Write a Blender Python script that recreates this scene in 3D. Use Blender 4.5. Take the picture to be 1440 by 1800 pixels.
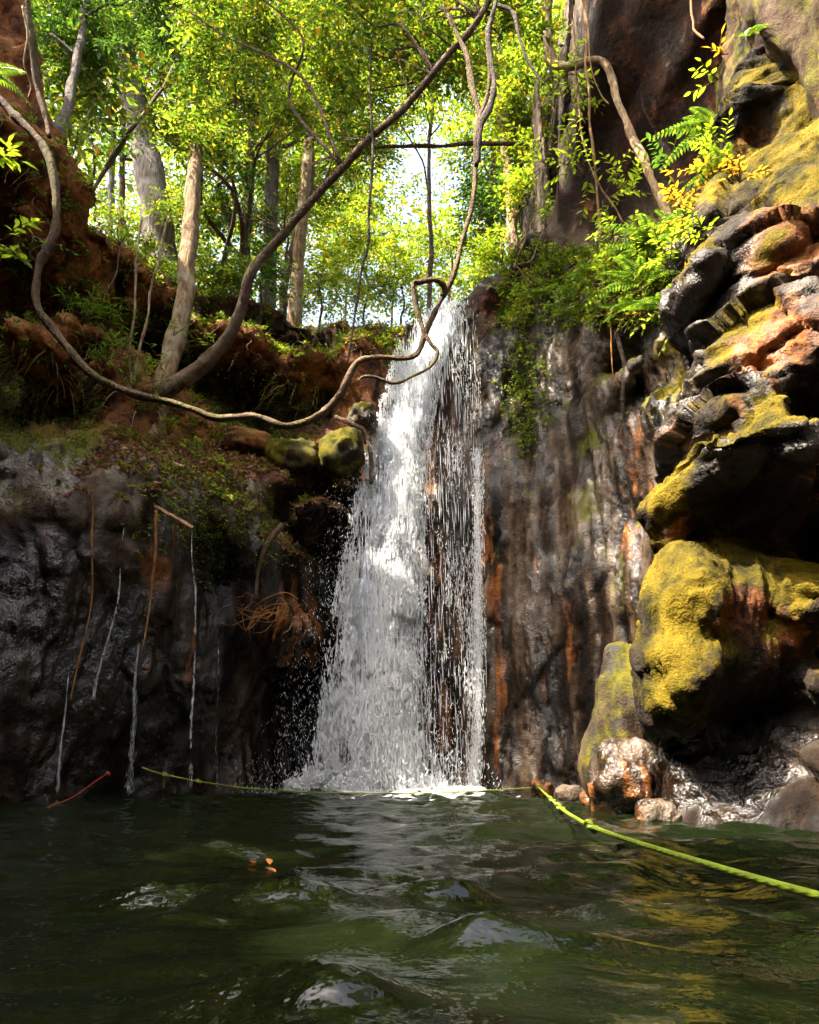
import bpy, math, random, time
import numpy as np
from mathutils import Vector, Matrix

T0 = time.time()
for _o in list(bpy.data.objects):
    bpy.data.objects.remove(_o)
SC = bpy.context.scene
COL = SC.collection
R = math.radians

# ------------------------------------------------------------------ camera
PITCH, FPX, CAMZ = R(18.3), 1334.0, 0.32          # focal length in pixels of a 1440 x 1800 frame
cam_d = bpy.data.cameras.new("camera")
cam_d.sensor_fit = 'VERTICAL'
cam_d.angle = 2 * math.atan(900 / FPX)
cam_d.clip_start, cam_d.clip_end = 0.05, 500
cam = bpy.data.objects.new("camera", cam_d)
cam.location = (0, 0, CAMZ)
cam.rotation_euler = (math.pi / 2 + PITCH, 0, 0)
COL.objects.link(cam)
SC.camera = cam

# ------------------------------------------------------------------ light
SUN = Vector((-0.50, -0.24, 0.83)).normalized()    # towards the sun
world = bpy.data.worlds.new("World")
SC.world = world
world.use_nodes = True
wn = world.node_tree
sky = wn.nodes.new('ShaderNodeTexSky')
sky.sky_type = 'NISHITA'
sky.sun_disc = False
sky.sun_elevation = math.asin(SUN.z)
sky.sun_rotation = math.atan2(SUN.x, SUN.y)
sky.air_density, sky.dust_density, sky.ozone_density = 0.7, 7.0, 0.3
wn.links.new(sky.outputs[0], wn.nodes['Background'].inputs[0])
wn.nodes['Background'].inputs[1].default_value = 0.15
sun_d = bpy.data.lights.new("sun", 'SUN')
sun_d.energy, sun_d.angle, sun_d.color = 4.0, R(0.6), (1.0, 0.90, 0.74)
sun = bpy.data.objects.new("sun", sun_d)
sun.rotation_euler = SUN.to_track_quat('Z', 'Y').to_euler()
sun.location = (-6, -2, 20)
COL.objects.link(sun)
SC.view_settings.view_transform = 'Standard'
SC.view_settings.look = 'None'
SC.view_settings.gamma = 1.0
SC.view_settings.exposure = 2.82
cy = SC.cycles
cy.use_denoising = True
cy.max_bounces, cy.diffuse_bounces, cy.glossy_bounces = 5, 2, 2
cy.transmission_bounces, cy.transparent_max_bounces = 3, 8
cy.sample_clamp_indirect = 6.0
cy.caustics_reflective = cy.caustics_refractive = False
cy.use_adaptive_sampling = True
cy.adaptive_threshold = 0.04

# ------------------------------------------------------------------ helpers
_s, _c = math.sin(PITCH), math.cos(PITCH)
def P(px, py, Y):
    """the world point at distance Y (along +Y) that the photograph shows at pixel px, py"""
    xc, yc = (px - 720) / FPX, (900 - py) / FPX
    d = (xc, _c - yc * _s, _s + yc * _c)
    k = Y / d[1]
    return np.array((d[0] * k, Y, CAMZ + d[2] * k))

def _hash(ix, iy, iz, seed):
    with np.errstate(over='ignore'):
        h = (ix.astype(np.uint32) * np.uint32(374761393) + iy.astype(np.uint32) * np.uint32(668265263)
             + iz.astype(np.uint32) * np.uint32(2147483647) + np.uint32((seed * 974711 + 12345) & 0xffffffff))
        h = (h ^ (h >> np.uint32(13))) * np.uint32(1274126177)
        h = (h ^ (h >> np.uint32(15))) * np.uint32(2246822519)
        h ^= h >> np.uint32(13)
    return h.astype(np.float32) * np.float32(2.0 / 4294967295.0) - np.float32(1)

def vnoise(x, y, z, seed=0):
    x, y, z = (np.asarray(a, np.float32) for a in (x, y, z))
    fx, fy, fz = np.floor(x), np.floor(y), np.floor(z)
    ix, iy, iz = (a.astype(np.int64) + 5000 for a in (fx, fy, fz))
    u, v, w = x - fx, y - fy, z - fz
    u, v, w = (a * a * a * (a * (a * 6 - 15) + 10) for a in (u, v, w))
    def L(a, b, t): return a + (b - a) * t
    h = lambda a, b, c: _hash(ix + a, iy + b, iz + c, seed)
    return L(L(L(h(0,0,0), h(1,0,0), u), L(h(0,1,0), h(1,1,0), u), v),
             L(L(h(0,0,1), h(1,0,1), u), L(h(0,1,1), h(1,1,1), u), v), w)

def fbm(p, freq, octv=4, seed=0, gain=0.5, sc=(1, 1, 1), ridged=False):
    tot, amp, nrm = 0, 1.0, 0
    for o in range(octv):
        f = freq * (2.03 ** o)
        n = vnoise(p[..., 0] * f * sc[0] + 7.3 * o, p[..., 1] * f * sc[1] - 3.1 * o, p[..., 2] * f * sc[2] + 1.7 * o, seed + o)
        if ridged: n = 1 - 2 * np.abs(n)
        tot = tot + n * amp
        nrm += amp
        amp *= gain
    return tot / nrm

def facets(p, freq, sc=(1, 1, 1), seed=0, tilt=0.6):
    """broken rock: every cell of a random packing is a flat, tilted, offset face; also the distance to the cell's edge"""
    q = (p * (np.asarray(sc) * freq)).astype(np.float32)
    f = np.floor(q); best = np.full(len(q), 9e9, np.float32); sec = best.copy(); val = np.zeros(len(q), np.float32)
    for a in (-1, 0, 1):
        for b in (-1, 0, 1):
            for c in (-1, 0, 1):
                i = [(f[:, k] + o).astype(np.int64) + 5000 for k, o in enumerate((a, b, c))]
                h = [_hash(*i, seed + 17 * k) for k in range(4)]
                d = [f[:, k] + o + 0.5 + 0.45 * h[k] - q[:, k] for k, o in enumerate((a, b, c))]
                r2 = d[0] ** 2 + d[1] ** 2 + d[2] ** 2
                t = h[3] - tilt * 2 * (h[1] * d[0] + h[2] * d[1] + h[0] * d[2])
                m_ = r2 < best
                sec = np.where(m_, best, np.minimum(sec, r2)); val = np.where(m_, t, val); best = np.minimum(best, r2)
    return val, np.sqrt(sec) - np.sqrt(best)

def smooth(a, b, x):
    t = np.clip((x - a) / (b - a), 0, 1)
    return t * t * (3 - 2 * t)

def mesh_np(name, V, F, smooth_shade=True, attrs=None):
    V = np.ascontiguousarray(V, np.float32)
    Fs = F if isinstance(F, list) else [F]
    Fs = [np.asarray(f, np.int32) for f in Fs if len(f)]
    me = bpy.data.meshes.new(name)
    me.vertices.add(len(V))
    me.vertices.foreach_set('co', V.ravel())
    nl = sum(f.size for f in Fs)
    npoly = sum(len(f) for f in Fs)
    me.loops.add(nl)
    me.loops.foreach_set('vertex_index', np.concatenate([f.ravel() for f in Fs]))
    me.polygons.add(npoly)
    tot = np.concatenate([np.full(len(f), f.shape[1], np.int32) for f in Fs])
    st = np.concatenate([[0], np.cumsum(tot)[:-1]]).astype(np.int32)
    me.polygons.foreach_set('loop_start', st)
    me.polygons.foreach_set('loop_total', tot)
    me.polygons.foreach_set('use_smooth', np.full(npoly, smooth_shade, bool))
    for k, a in (attrs or {}).items():
        at = me.attributes.new(k, 'FLOAT', 'POINT')
        at.data.foreach_set('value', np.ascontiguousarray(a, np.float32))
    me.update(calc_edges=True)
    me.validate(clean_customdata=False)
    return me

def link(name, me, mat=None, parent=None, loc=None, rot=None, scale=None, **tags):
    o = bpy.data.objects.new(name, me)
    if me is not None and mat is not None and len(me.materials) == 0:
        me.materials.append(mat)
    COL.objects.link(o)
    if parent is not None: o.parent = parent
    if loc is not None: o.location = loc
    if rot is not None: o.rotation_euler = rot
    if scale is not None: o.scale = (scale,) * 3 if np.isscalar(scale) else scale
    for k, v in tags.items():
        if v: o[k] = v
    return o

def thing(name, label, category, group=None, loc=(0, 0, 0), rot=None, scale=None):
    o = link(name, None, None, None, loc, rot, scale, label=label, category=category, group=group)
    o.empty_display_size = 0.1
    return o

class Geo:
    """collects pieces of one mesh"""
    def __init__(s): s.V, s.T, s.Q, s.n = [], [], [], 0
    def add(s, V, tris=None, quads=None):
        V = np.asarray(V, np.float32)
        if tris is not None and len(tris): s.T.append(np.asarray(tris, np.int64) + s.n)
        if quads is not None and len(quads): s.Q.append(np.asarray(quads, np.int64) + s.n)
        s.V.append(V); s.n += len(V)
    def mesh(s, name, smooth_shade=True, origin=None):
        V = np.concatenate(s.V)
        if origin is not None: V = V - np.asarray(origin, np.float32)
        F = []
        if s.T: F.append(np.concatenate(s.T))
        if s.Q: F.append(np.concatenate(s.Q))
        return mesh_np(name, V, F, smooth_shade)

def catmull(pts, n):
    pts = np.asarray(pts, float)
    e = np.vstack([2 * pts[0] - pts[1], pts, 2 * pts[-1] - pts[-2]])
    out = []
    t = np.linspace(0, 1, n, endpoint=False)[:, None]
    for i in range(len(pts) - 1):
        a, b, c, d = e[i], e[i + 1], e[i + 2], e[i + 3]
        out.append(0.5 * (2 * b + (c - a) * t + (2 * a - 5 * b + 4 * c - d) * t * t + (3 * b - a - 3 * c + d) * t ** 3))
    out.append(pts[-1][None])
    return np.vstack(out)

def tube(pts, rad, seg=8, n=6, wob=0.0, bark=0.0, seed=0, cap=True, spline=True):
    """a tapered, slightly irregular tube along a spline; returns V, tris, quads"""
    pts = np.asarray(pts, float)
    rad = np.asarray(rad, float) * np.ones(len(pts))
    if spline and len(pts) > 2:
        C = catmull(np.hstack([pts, rad[:, None]]), n)
    elif spline:
        t = np.linspace(0, 1, n + 1)[:, None]
        C = np.hstack([pts, rad[:, None]]); C = C[0] * (1 - t) + C[1] * t
    else:
        C = np.hstack([pts, rad[:, None]])
    c, r = C[:, :3].copy(), np.maximum(C[:, 3], 1e-4)
    if bark:
        al0 = np.cumsum(np.r_[0, np.linalg.norm(np.diff(c, axis=0), axis=1)])
        r = r * (1 + 0.55 * bark * vnoise(al0 * 3.1, 0 * al0 + seed, 0 * al0, 3) + 0.4 * bark * vnoise(al0 * 9, 0 * al0 + seed, 0 * al0, 4))
    if wob:
        q = c * 1.0
        for k in range(3):
            c[:, k] += wob * vnoise(q[:, 0] * 2.2 + 9 * k, q[:, 1] * 2.2, q[:, 2] * 2.2, seed + k)
    t = np.gradient(c, axis=0)
    t /= np.linalg.norm(t, axis=1)[:, None] + 1e-9
    u = np.cross(t[0], (0.3, 0.8, 0.52)); u /= np.linalg.norm(u)
    U = [u]
    for i in range(1, len(c)):
        u = U[-1] - t[i] * np.dot(U[-1], t[i]); U.append(u / (np.linalg.norm(u) + 1e-9))
    U = np.array(U); W = np.cross(t, U)
    a = np.arange(seg) * 2 * math.pi / seg
    V = c[:, None, :] + r[:, None, None] * (np.cos(a)[None, :, None] * U[:, None, :] + np.sin(a)[None, :, None] * W[:, None, :])
    if bark:
        N = (V - c[:, None, :]) / r[:, None, None]
        al = np.cumsum(np.r_[0, np.linalg.norm(np.diff(c, axis=0), axis=1)])
        q = np.stack([np.cos(a)[None] * 2.2 + 0 * al[:, None], np.sin(a)[None] * 2.2 + 0 * al[:, None], al[:, None] * 0.9 / (r[:, None] * 4 + 0.1) + 0 * a[None]], -1)
        V = V + N * (bark * r[:, None] * fbm(q, 1.0, 3, seed))[..., None]
    m = len(c)
    i, j = np.meshgrid(np.arange(m - 1), np.arange(seg), indexing='ij')
    j2 = (j + 1) % seg
    Q = np.stack([i * seg + j, i * seg + j2, (i + 1) * seg + j2, (i + 1) * seg + j], -1).reshape(-1, 4)
    V = V.reshape(-1, 3)
    Tq = []
    if cap:
        V = np.vstack([V, c[0], c[-1]])
        k0, k1 = m * seg, m * seg + 1
        Tq = [(k0, (q + 1) % seg, q) for q in range(seg)] + [(k1, (m - 1) * seg + q, (m - 1) * seg + (q + 1) % seg) for q in range(seg)]
    return V, np.array(Tq).reshape(-1, 3), Q

# ---- node helpers
class Mat:
    def __init__(s, name):
        s.m = bpy.data.materials.new(name)
        s.m.use_nodes = True
        s.t = s.m.node_tree
        s.b = s.t.nodes['Principled BSDF']
        s.out = s.t.nodes['Material Output']
    def n(s, kind, **kw):
        nd = s.t.nodes.new('ShaderNode' + kind)
        for k, v in kw.items(): setattr(nd, k, v)
        return nd
    def put(s, sock, v):
        if v is None: return
        if isinstance(v, bpy.types.NodeSocket): s.t.links.new(v, sock)
        elif isinstance(v, (tuple, list)) and len(v) == 3 and sock.type == 'RGBA': sock.default_value = (*v, 1)
        else: sock.default_value = v
    def noise(s, vec, scale, detail=4, rough=0.55, dist=0.0, out=0):
        nd = s.n('TexNoise'); s.put(nd.inputs['Vector'], vec)
        nd.inputs['Scale'].default_value = scale; nd.inputs['Detail'].default_value = detail
        nd.inputs['Roughness'].default_value = rough; nd.inputs['Distortion'].default_value = dist
        return nd.outputs[out]
    def voro(s, vec, scale, feature='F1', out='Distance'):
        nd = s.n('TexVoronoi', feature=feature); s.put(nd.inputs['Vector'], vec); nd.inputs['Scale'].default_value = scale
        return nd.outputs[out]
    def pos(s, scale=(1, 1, 1)):
        g = s.n('NewGeometry'); mp = s.n('Mapping'); s.put(mp.inputs['Vector'], g.outputs['Position']); mp.inputs['Scale'].default_value = scale
        return mp.outputs[0]
    def obj(s, scale=(1, 1, 1)):
        g = s.n('TexCoord'); mp = s.n('Mapping'); s.put(mp.inputs['Vector'], g.outputs['Object']); mp.inputs['Scale'].default_value = scale
        return mp.outputs[0]
    def attr(s, name):
        return s.n('Attribute', attribute_name=name).outputs['Fac']
    def ramp(s, f, stops):
        nd = s.n('ValToRGB'); s.put(nd.inputs[0], f)
        e = nd.color_ramp.elements
        while len(e) < len(stops): e.new(0.5)
        for el, (p, c) in zip(e, stops):
            el.position = p; el.color = (*c, 1) if isinstance(c, tuple) else (c, c, c, 1)
        return nd.outputs[0]
    def mix(s, f, a, b, mode='MIX'):
        nd = s.n('Mix', data_type='RGBA', blend_type=mode)
        s.put(nd.inputs[0], f); s.put(nd.inputs[6], a); s.put(nd.inputs[7], b)
        return nd.outputs[2]
    def math(s, op, a, b=None, c=None, clamp=False):
        nd = s.n('Math', operation=op, use_clamp=clamp)
        s.put(nd.inputs[0], a); s.put(nd.inputs[1], b); s.put(nd.inputs[2], c)
        return nd.outputs[0]
    def range(s, v, a, b, c=0.0, d=1.0):
        nd = s.n('MapRange', clamp=True)
        for q, val in zip(nd.inputs[:5], (v, a, b, c, d)): s.put(q, val)
        return nd.outputs[0]
    def bump(s, h, strength=0.5, dist=0.02, normal=None):
        nd = s.n('Bump'); nd.inputs['Strength'].default_value = strength; nd.inputs['Distance'].default_value = dist
        s.put(nd.inputs['Height'], h); s.put(nd.inputs['Normal'], normal)
        return nd.outputs[0]
    def pr(s, color=None, rough=None, normal=None, spec=None, **kw):
        s.put(s.b.inputs['Base Color'], color); s.put(s.b.inputs['Roughness'], rough); s.put(s.b.inputs['Normal'], normal)
        s.put(s.b.inputs['Specular IOR Level'], spec)
        for k, v in kw.items(): s.put(s.b.inputs[k.replace('_', ' ')], v)
        return s.m
# ------------------------------------------------------------------ rock materials
def rock_material(name, dark=1.0):
    """colour layers come from the mesh (tone, rust, earth, moss, wet); the nodes add grain and fine relief"""
    m = Mat(name)
    p = m.pos()
    fine = m.noise(p, 13, 4, 0.68)
    grit = m.noise(p, 60, 2, 0.6)
    fc = m.math('SUBTRACT', fine, 0.5)
    d = dark * 0.42
    f = m.math('MULTIPLY_ADD', fc, 0.42, m.attr('tone'))
    rock = m.ramp(f, [(0.22, (0.011*d, 0.007*d, 0.004*d)), (0.40, (0.040*d, 0.022*d, 0.011*d)), (0.52, (0.095*d, 0.056*d, 0.030*d)),
                      (0.66, (0.175*d, 0.122*d, 0.080*d)), (0.85, (0.29*d, 0.232*d, 0.18*d))])
    def mask(name, lo, hi, k): return m.range(m.math('MULTIPLY_ADD', fc, k, m.attr(name)), lo, hi)
    col = m.mix(mask('rust', 0.35, 0.95, 0.7), rock, m.mix(fine, (0.085, 0.020, 0.007), (0.34, 0.13, 0.030)))
    ecol = m.ramp(m.math('MULTIPLY_ADD', fc, 0.7, m.attr('tone2')), [(0.02, (0.012, 0.0055, 0.003)), (0.28, (0.040, 0.014, 0.006)), (0.5, (0.19, 0.066, 0.020)), (0.68, (0.33, 0.135, 0.045)), (0.9, (0.38, 0.22, 0.11))])
    col = m.mix(mask('earth', 0.35, 0.62, 0.7), col, ecol)
    mm = mask('moss', 0.32, 0.72, 1.1)
    mcol = m.ramp(m.math('MULTIPLY_ADD', fc, 0.6, m.attr('tone2')), [(0.20, (0.010, 0.009, 0.002)), (0.36, (0.032, 0.027, 0.003)), (0.53, (0.074, 0.055, 0.003)), (0.82, (0.145, 0.100, 0.005))])
    mcol = m.mix(m.attr('gold'), m.mix(0.6, mcol, (0.050, 0.080, 0.010)), mcol)
    col = m.mix(mm, col, mcol)
    wet = m.math('MULTIPLY', m.attr('wet'), m.math('SUBTRACT', 1.0, mm), clamp=True)
    rough = m.math('MULTIPLY_ADD', wet, -0.83, 0.93)
    h = m.math('MULTIPLY_ADD', grit, m.math('MULTIPLY_ADD', mm, 0.12, 0.24), m.math('MULTIPLY', fine, m.math('MULTIPLY_ADD', mm, -0.55, 1.0)))
    return m.pr(col, rough, m.bump(h, 0.8, 0.045), m.math('MULTIPLY_ADD', wet, 0.42, 0.15))

def layers(V, **a):
    """breaks the soft colour patches up with noise, once, on the mesh"""
    st = fbm(V, 3.6, 6, 301, 0.62, sc=(1, 1, 0.11)); big = fbm(V, 0.9, 4, 311); mid = fbm(V, 3.4, 5, 321, 0.62)
    st2 = fbm(V, 7.5, 3, 331, 0.6, sc=(1, 1, 0.07)); wn = fbm(V, 2.6, 4, 341, 0.6, sc=(1, 1, 0.25))
    a['tone'] = 0.5 + 0.55 * st + 0.30 * big + a.pop('pale', 0)
    a['tone2'] = 0.5 + 0.55 * mid + a.pop('umber', 0)
    a['rust'] = a['rust'] * smooth(-0.10, 0.35, st2)
    a['earth'] = a['earth'] + 0.45 * big * (a['earth'] > 0.02)
    a['moss'] = a['moss'] + 0.75 * mid * (a['moss'] > 0.02)
    a['wet'] = a['wet'] * smooth(-0.35, 0.20, wn)
    return a

M_ROCK = rock_material("wet_rock")
M_ROCK_PALE = rock_material("pale_rock", 1.9)
M_ROCK_BLACK = rock_material("black_rock", 0.30)

# ------------------------------------------------------------------ iso-surface meshing
def surface_nets(D, lo, h):
    nx, ny, nz = D.shape
    S = D < 0
    cnt = np.zeros((nx - 1, ny - 1, nz - 1), np.int8)
    for a in (0, 1):
        for b in (0, 1):
            for c in (0, 1):
                cnt += S[a:nx - 1 + a, b:ny - 1 + b, c:nz - 1 + c]
    act = (cnt > 0) & (cnt < 8)
    idx = np.full(act.shape, -1, np.int64)
    I = np.argwhere(act)
    idx[act] = np.arange(len(I))
    acc = np.zeros((len(I), 3)); num = np.zeros(len(I))
    corners = [(a, b, c) for a in (0, 1) for b in (0, 1) for c in (0, 1)]
    val = {k: D[I[:, 0] + k[0], I[:, 1] + k[1], I[:, 2] + k[2]] for k in corners}
    for k in corners:
        for ax in range(3):
            if k[ax] == 0:
                k2 = list(k); k2[ax] = 1; k2 = tuple(k2)
                v0, v1 = val[k], val[k2]
                cr = (v0 < 0) != (v1 < 0)
                t = np.where(cr, v0 / (v0 - v1 + 1e-12), 0)
                p = np.array(k, float)[None] + 0 * acc
                p[:, ax] += t
                acc += np.where(cr[:, None], p, 0); num += cr
    V = (I + acc / num[:, None]) * h + lo
    Fq = []
    for ax in range(3):
        b, c = (ax + 1) % 3, (ax + 2) % 3
        sl0 = [slice(None)] * 3; sl1 = [slice(None)] * 3
        sl0[ax] = slice(0, -1); sl1[ax] = slice(1, None)
        cross = S[tuple(sl0)] != S[tuple(sl1)]
        E = np.argwhere(cross)
        E = E[(E[:, b] > 0) & (E[:, c] > 0) & (E[:, b] < D.shape[b] - 1) & (E[:, c] < D.shape[c] - 1)]
        def cell(db, dc):
            q = E.copy(); q[:, b] -= db; q[:, c] -= dc
            return idx[q[:, 0], q[:, 1], q[:, 2]]
        q = np.stack([cell(1, 1), cell(0, 1), cell(0, 0), cell(1, 0)], 1)
        inside = S[E[:, 0], E[:, 1], E[:, 2]]
        q[~inside] = q[~inside][:, ::-1]
        Fq.append(q)
    Fq = np.concatenate(Fq)
    Fq = Fq[(Fq >= 0).all(1)]
    return V, Fq

def refine(V, Q, levels=1):
    """Catmull-Clark refinement, back as arrays with normals"""
    me = mesh_np("tmp", V, Q)
    o = bpy.data.objects.new("tmp", me); COL.objects.link(o)
    if levels:
        s = o.modifiers.new("s", 'SUBSURF'); s.levels = levels
    dg = bpy.context.evaluated_depsgraph_get()
    m2 = bpy.data.meshes.new_from_object(o.evaluated_get(dg))
    n = len(m2.vertices)
    V = np.empty(n * 3, np.float32); m2.vertices.foreach_get('co', V)
    N = np.empty(n * 3, np.float32); m2.vertices.foreach_get('normal', N)
    Fq = np.empty(len(m2.loops), np.int32); m2.loops.foreach_get('vertex_index', Fq)
    bpy.data.objects.remove(o); bpy.data.meshes.remove(me); bpy.data.meshes.remove(m2)
    return V.reshape(-1, 3), N.reshape(-1, 3), Fq.reshape(-1, 4)

def project(V):
    d = V - np.array((0, 0, CAMZ))
    z = d[:, 1] * _c + d[:, 2] * _s
    return 720 + FPX * d[:, 0] / z, 900 - FPX * (-d[:, 1] * _s + d[:, 2] * _c) / z, z

# ------------------------------------------------------------------ back wall with its caves and ledges
CP = [  # pixel x, pixel y, distance of the rock face there
 (-350,1400,6.2),(-350,1000,6.2),(-350,700,6.9),(-350,500,6.6),(-350,200,6.4),(-350,-100,6.2),
 (0,1405,7.0),(150,1400,7.6),(300,1395,8.3),(420,1390,9.0),(520,1390,9.9),(600,1390,10.1),
 (0,1200,6.8),(150,1200,7.3),(300,1200,7.9),(400,1220,8.6),(500,1230,9.9),(590,1230,10.2),
 (0,1080,6.85),(150,1080,7.2),(300,1080,7.75),(400,1060,8.3),(480,1060,8.7),(530,1100,8.9),(520,1170,9.3),
 (0,960,6.85),(150,960,7.15),(300,960,7.6),(400,950,8.0),(400,1010,8.9),(480,960,8.5),(545,970,10.2),(600,960,10.4),(590,1080,10.2),
 (0,840,7.0),(100,810,7.1),(180,820,7.2),(300,870,7.6),(420,890,8.1),(510,884,8.25),(585,878,8.7),(550,880,8.5),(628,880,9.6),(622,862,9.5),(640,900,9.8),
 (540,918,10.0),(610,915,10.2),(500,925,9.4),
 (0,770,7.6),(100,755,7.7),(200,770,7.9),(300,800,8.1),(400,820,8.6),(500,846,8.8),(600,842,9.0),
 (-60,690,9.6),(20,690,10.0),(100,690,10.2),(180,705,10.0),(60,650,9.8),(150,665,9.8),(215,715,9.2),(20,730,9.0),(110,735,9.2),(190,745,9.0),
 (0,600,7.5),(80,600,7.5),(150,630,7.7),(210,660,7.9),(260,715,8.1),(0,540,7.3),(100,540,7.6),(180,570,7.9),(240,620,8.3),
 (60,470,8.2),(150,470,8.6),(210,510,8.9),(265,560,10.2),(285,620,11.2),(300,680,11.4),(60,420,8.2),(150,420,8.3),
 (0,330,7.0),(70,330,7.3),(130,340,7.7),(190,420,8.2),(240,460,8.7),(0,200,6.7),(60,200,7.0),(110,230,7.3),(0,50,6.5),(40,50,6.7),(0,-150,6.4),
 (310,530,9.2),(380,550,9.3),(450,565,9.4),(540,590,9.5),(620,590,9.7),(350,565,9.6),(430,588,9.5),(520,604,9.5),(600,640,9.7),(340,640,11.4),(430,645,11.8),(520,655,11.7),(565,675,11.2),
 (340,680,11.8),(430,670,12),(520,680,11.9),(580,720,10.8),(340,740,11.2),(450,750,11.4),(550,765,10.4),
 (480,790,9.7),(560,800,9.5),(610,810,9.6),(420,790,9.5),(340,780,8.9),
 (650,590,9.9),(640,680,9.75),(610,680,9.9),(640,760,9.8),(650,850,9.7),(640,720,9.8),
 (720,540,10.2),(720,620,10.1),(720,750,10.0),(720,900,9.85),(720,1100,9.75),(720,1390,9.7),
 (800,540,10.2),(800,620,10.1),(800,750,9.95),(800,900,9.75),(800,1100,9.6),(800,1390,9.55),(830,540,10.1),(830,700,9.9),
 (850,520,9.75),(855,620,9.7),(858,740,9.6),(868,500,9.7),(885,560,10.3),(885,520,10.2),(925,500,9.6),
 (890,680,9.7),(900,760,9.7),(880,850,9.5),(930,640,9.5),(960,780,9.3),(930,900,9.35),(930,1100,9.2),(930,1390,9.15),(880,1100,9.4),(880,1390,9.4),
 (1000,580,9.1),(1000,700,9.15),(1000,900,8.95),(1000,1000,8.9),(1000,1100,8.9),(1000,1250,8.95),(1000,1390,9.0),
 (1045,640,8.6),(1065,700,9.2),(1080,740,9.2),(1080,620,8.3),(1060,800,8.7),(1100,640,8.1),(1110,720,8.2),
 (1090,900,8.4),(1100,1100,8.3),(1090,1390,8.3),(1140,800,7.8),(1130,1000,7.9),(1150,600,7.2),(1160,700,7.3),(1200,560,6.9),(1220,700,6.8),(1220,1000,7.0),(1220,1390,7.0),
 (960,520,9.2),(1000,500,8.9),(1050,500,8.2),(1100,490,7.6),(1150,490,7.2),(1200,470,6.9),
 (960,440,9.6),(1010,420,9.4),(1060,400,9.3),(1110,380,9.0),(1160,360,8.4),(1220,330,7.6),
 (1010,250,9.0),(1100,200,8.4),(1200,150,7.5),(1010,100,8.2),(1100,0,7.4),(1250,0,6.5),(1010,-150,7.2),(1200,-200,6.0),(1100,-250,6.4),
 (1350,400,6.4),(1350,900,6.4),(1350,1390,6.4),(1350,100,6.6),(1350,-200,6.6),(1600,400,5.6),(1600,1000,5.6),(1600,1400,5.6),(1600,-100,5.8),
]
CPW = np.array([P(*c) for c in CP])
_xz = CPW[:, [0, 2]]
_r = np.linalg.norm(_xz[:, None] - _xz[None], axis=2)
_n = len(CP)
_A = np.zeros((_n + 3, _n + 3))
_A[:_n, :_n] = -_r + np.eye(_n) * 0.004
_A[:_n, _n] = 1; _A[:_n, _n + 1:] = _xz; _A[_n, :_n] = 1; _A[_n + 1:, :_n] = _xz.T
_w = np.linalg.solve(_A, np.r_[CPW[:, 1], 0, 0, 0])
def wall_face(X, Z):
    s = X.shape
    q = np.stack([X.ravel(), Z.ravel()], 1)
    out = np.empty(len(q))
    for i in range(0, len(q), 20000):
        c = q[i:i + 20000]
        out[i:i + 20000] = -np.linalg.norm(c[:, None] - _xz[None], axis=2) @ _w[:_n] + _w[_n] + c @ _w[_n + 1:]
    return out.reshape(s)

RIM = [(-400,-420,6.5),(0,-240,6.6),(55,0,6.9),(85,120,7.1),(110,210,7.3),(150,290,7.6),(185,350,7.9),(225,430,8.4),(270,485,8.8),(320,508,9.0),(400,520,9.3),
       (480,545,9.4),(560,560,9.6),(640,568,9.8),(700,562,10.0),(735,548,10.1),(775,545,10.2),(815,515,10.1),(832,505,10.0),(842,486,9.75),(870,474,9.7),(900,478,9.7),(908,420,9.6),(930,400,9.5),(975,395,9.4),
       (1000,330,9.3),(1004,150,9.0),(1010,-250,8.6),(1100,-420,8.6),(1600,-700,8)]
def snap(px, py, lo=4.5, hi=13.0, out=0.0):
    """the point of the wall face that the line of sight through a pixel meets first"""
    ds = np.arange(lo, hi, 0.02)
    q = np.array([P(px, py, d) for d in ds])
    hit = np.nonzero(wall_face(q[:, 0], q[:, 2]) <= ds)[0]
    return q[hit[0]] - np.array((0, out, 0)) if len(hit) else P(px, py, 10)
RW = np.array([snap(c[0], c[1]) + np.array((0, 0, 0.03)) for c in RIM])
RW = RW[np.argsort(RW[:, 0])]
def rim_height(X): return np.interp(X, RW[:, 0], RW[:, 2])
def rim_dist(X): return np.interp(X, RW[:, 0], RW[:, 1])
def ground_z(x, y):
    x = np.asarray(x, float)
    b = np.minimum(rim_height(x), 8.6 + 0 * x)
    return b + 0.05 * np.maximum(np.asarray(y) - 10.5, 0) - 0.06

H = 0.07
lo = np.array((-6.2, 5.8, -0.5)); hi = np.array((4.3, 12.2, 14.0))
gx, gy, gz = (np.arange(lo[k], hi[k], H) for k in range(3))
Xg, Zg = np.meshgrid(gx, gz, indexing='ij')
Fg = wall_face(Xg, Zg).astype(np.float32)
GX, GY, GZ = np.meshgrid(gx.astype(np.float32), gy.astype(np.float32), gz.astype(np.float32), indexing='ij')
D = Fg[:, None, :] - GY
band = np.abs(D) < 1.0
pb = np.stack([GX[band], GY[band], GZ[band]], 1)
lump = (0.16 * fbm(pb, 0.9, 3, 11) + 0.09 * fbm(pb, 2.6, 2, 21, ridged=True)) * (0.45 + 0.55 * smooth(0.6, -0.4, pb[:, 0])) + 0.10 * fbm(pb, 1.6, 2, 31, sc=(1, 1, 0.18), ridged=True)
D[band] += lump * smooth(-9, -8, -np.abs(pb[:, 0]))
back = np.maximum(gy[None] - rim_dist(gx)[:, None], 0)
Tg = rim_height(gx[:, None] + back * (0.06 + 0.50 * smooth(-1.6, -2.8, gx))[:, None]) + 0.02 * back      # the left bank's crest draws back from the gorge
Tn = vnoise(gx[:, None] * 1.7, gy[None] * 1.7, 0 * gx[:, None] + 3.3, 5) * 0.10
D2 = (GZ - (Tg + Tn)[:, :, None].astype(np.float32))
k = 0.18
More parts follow.
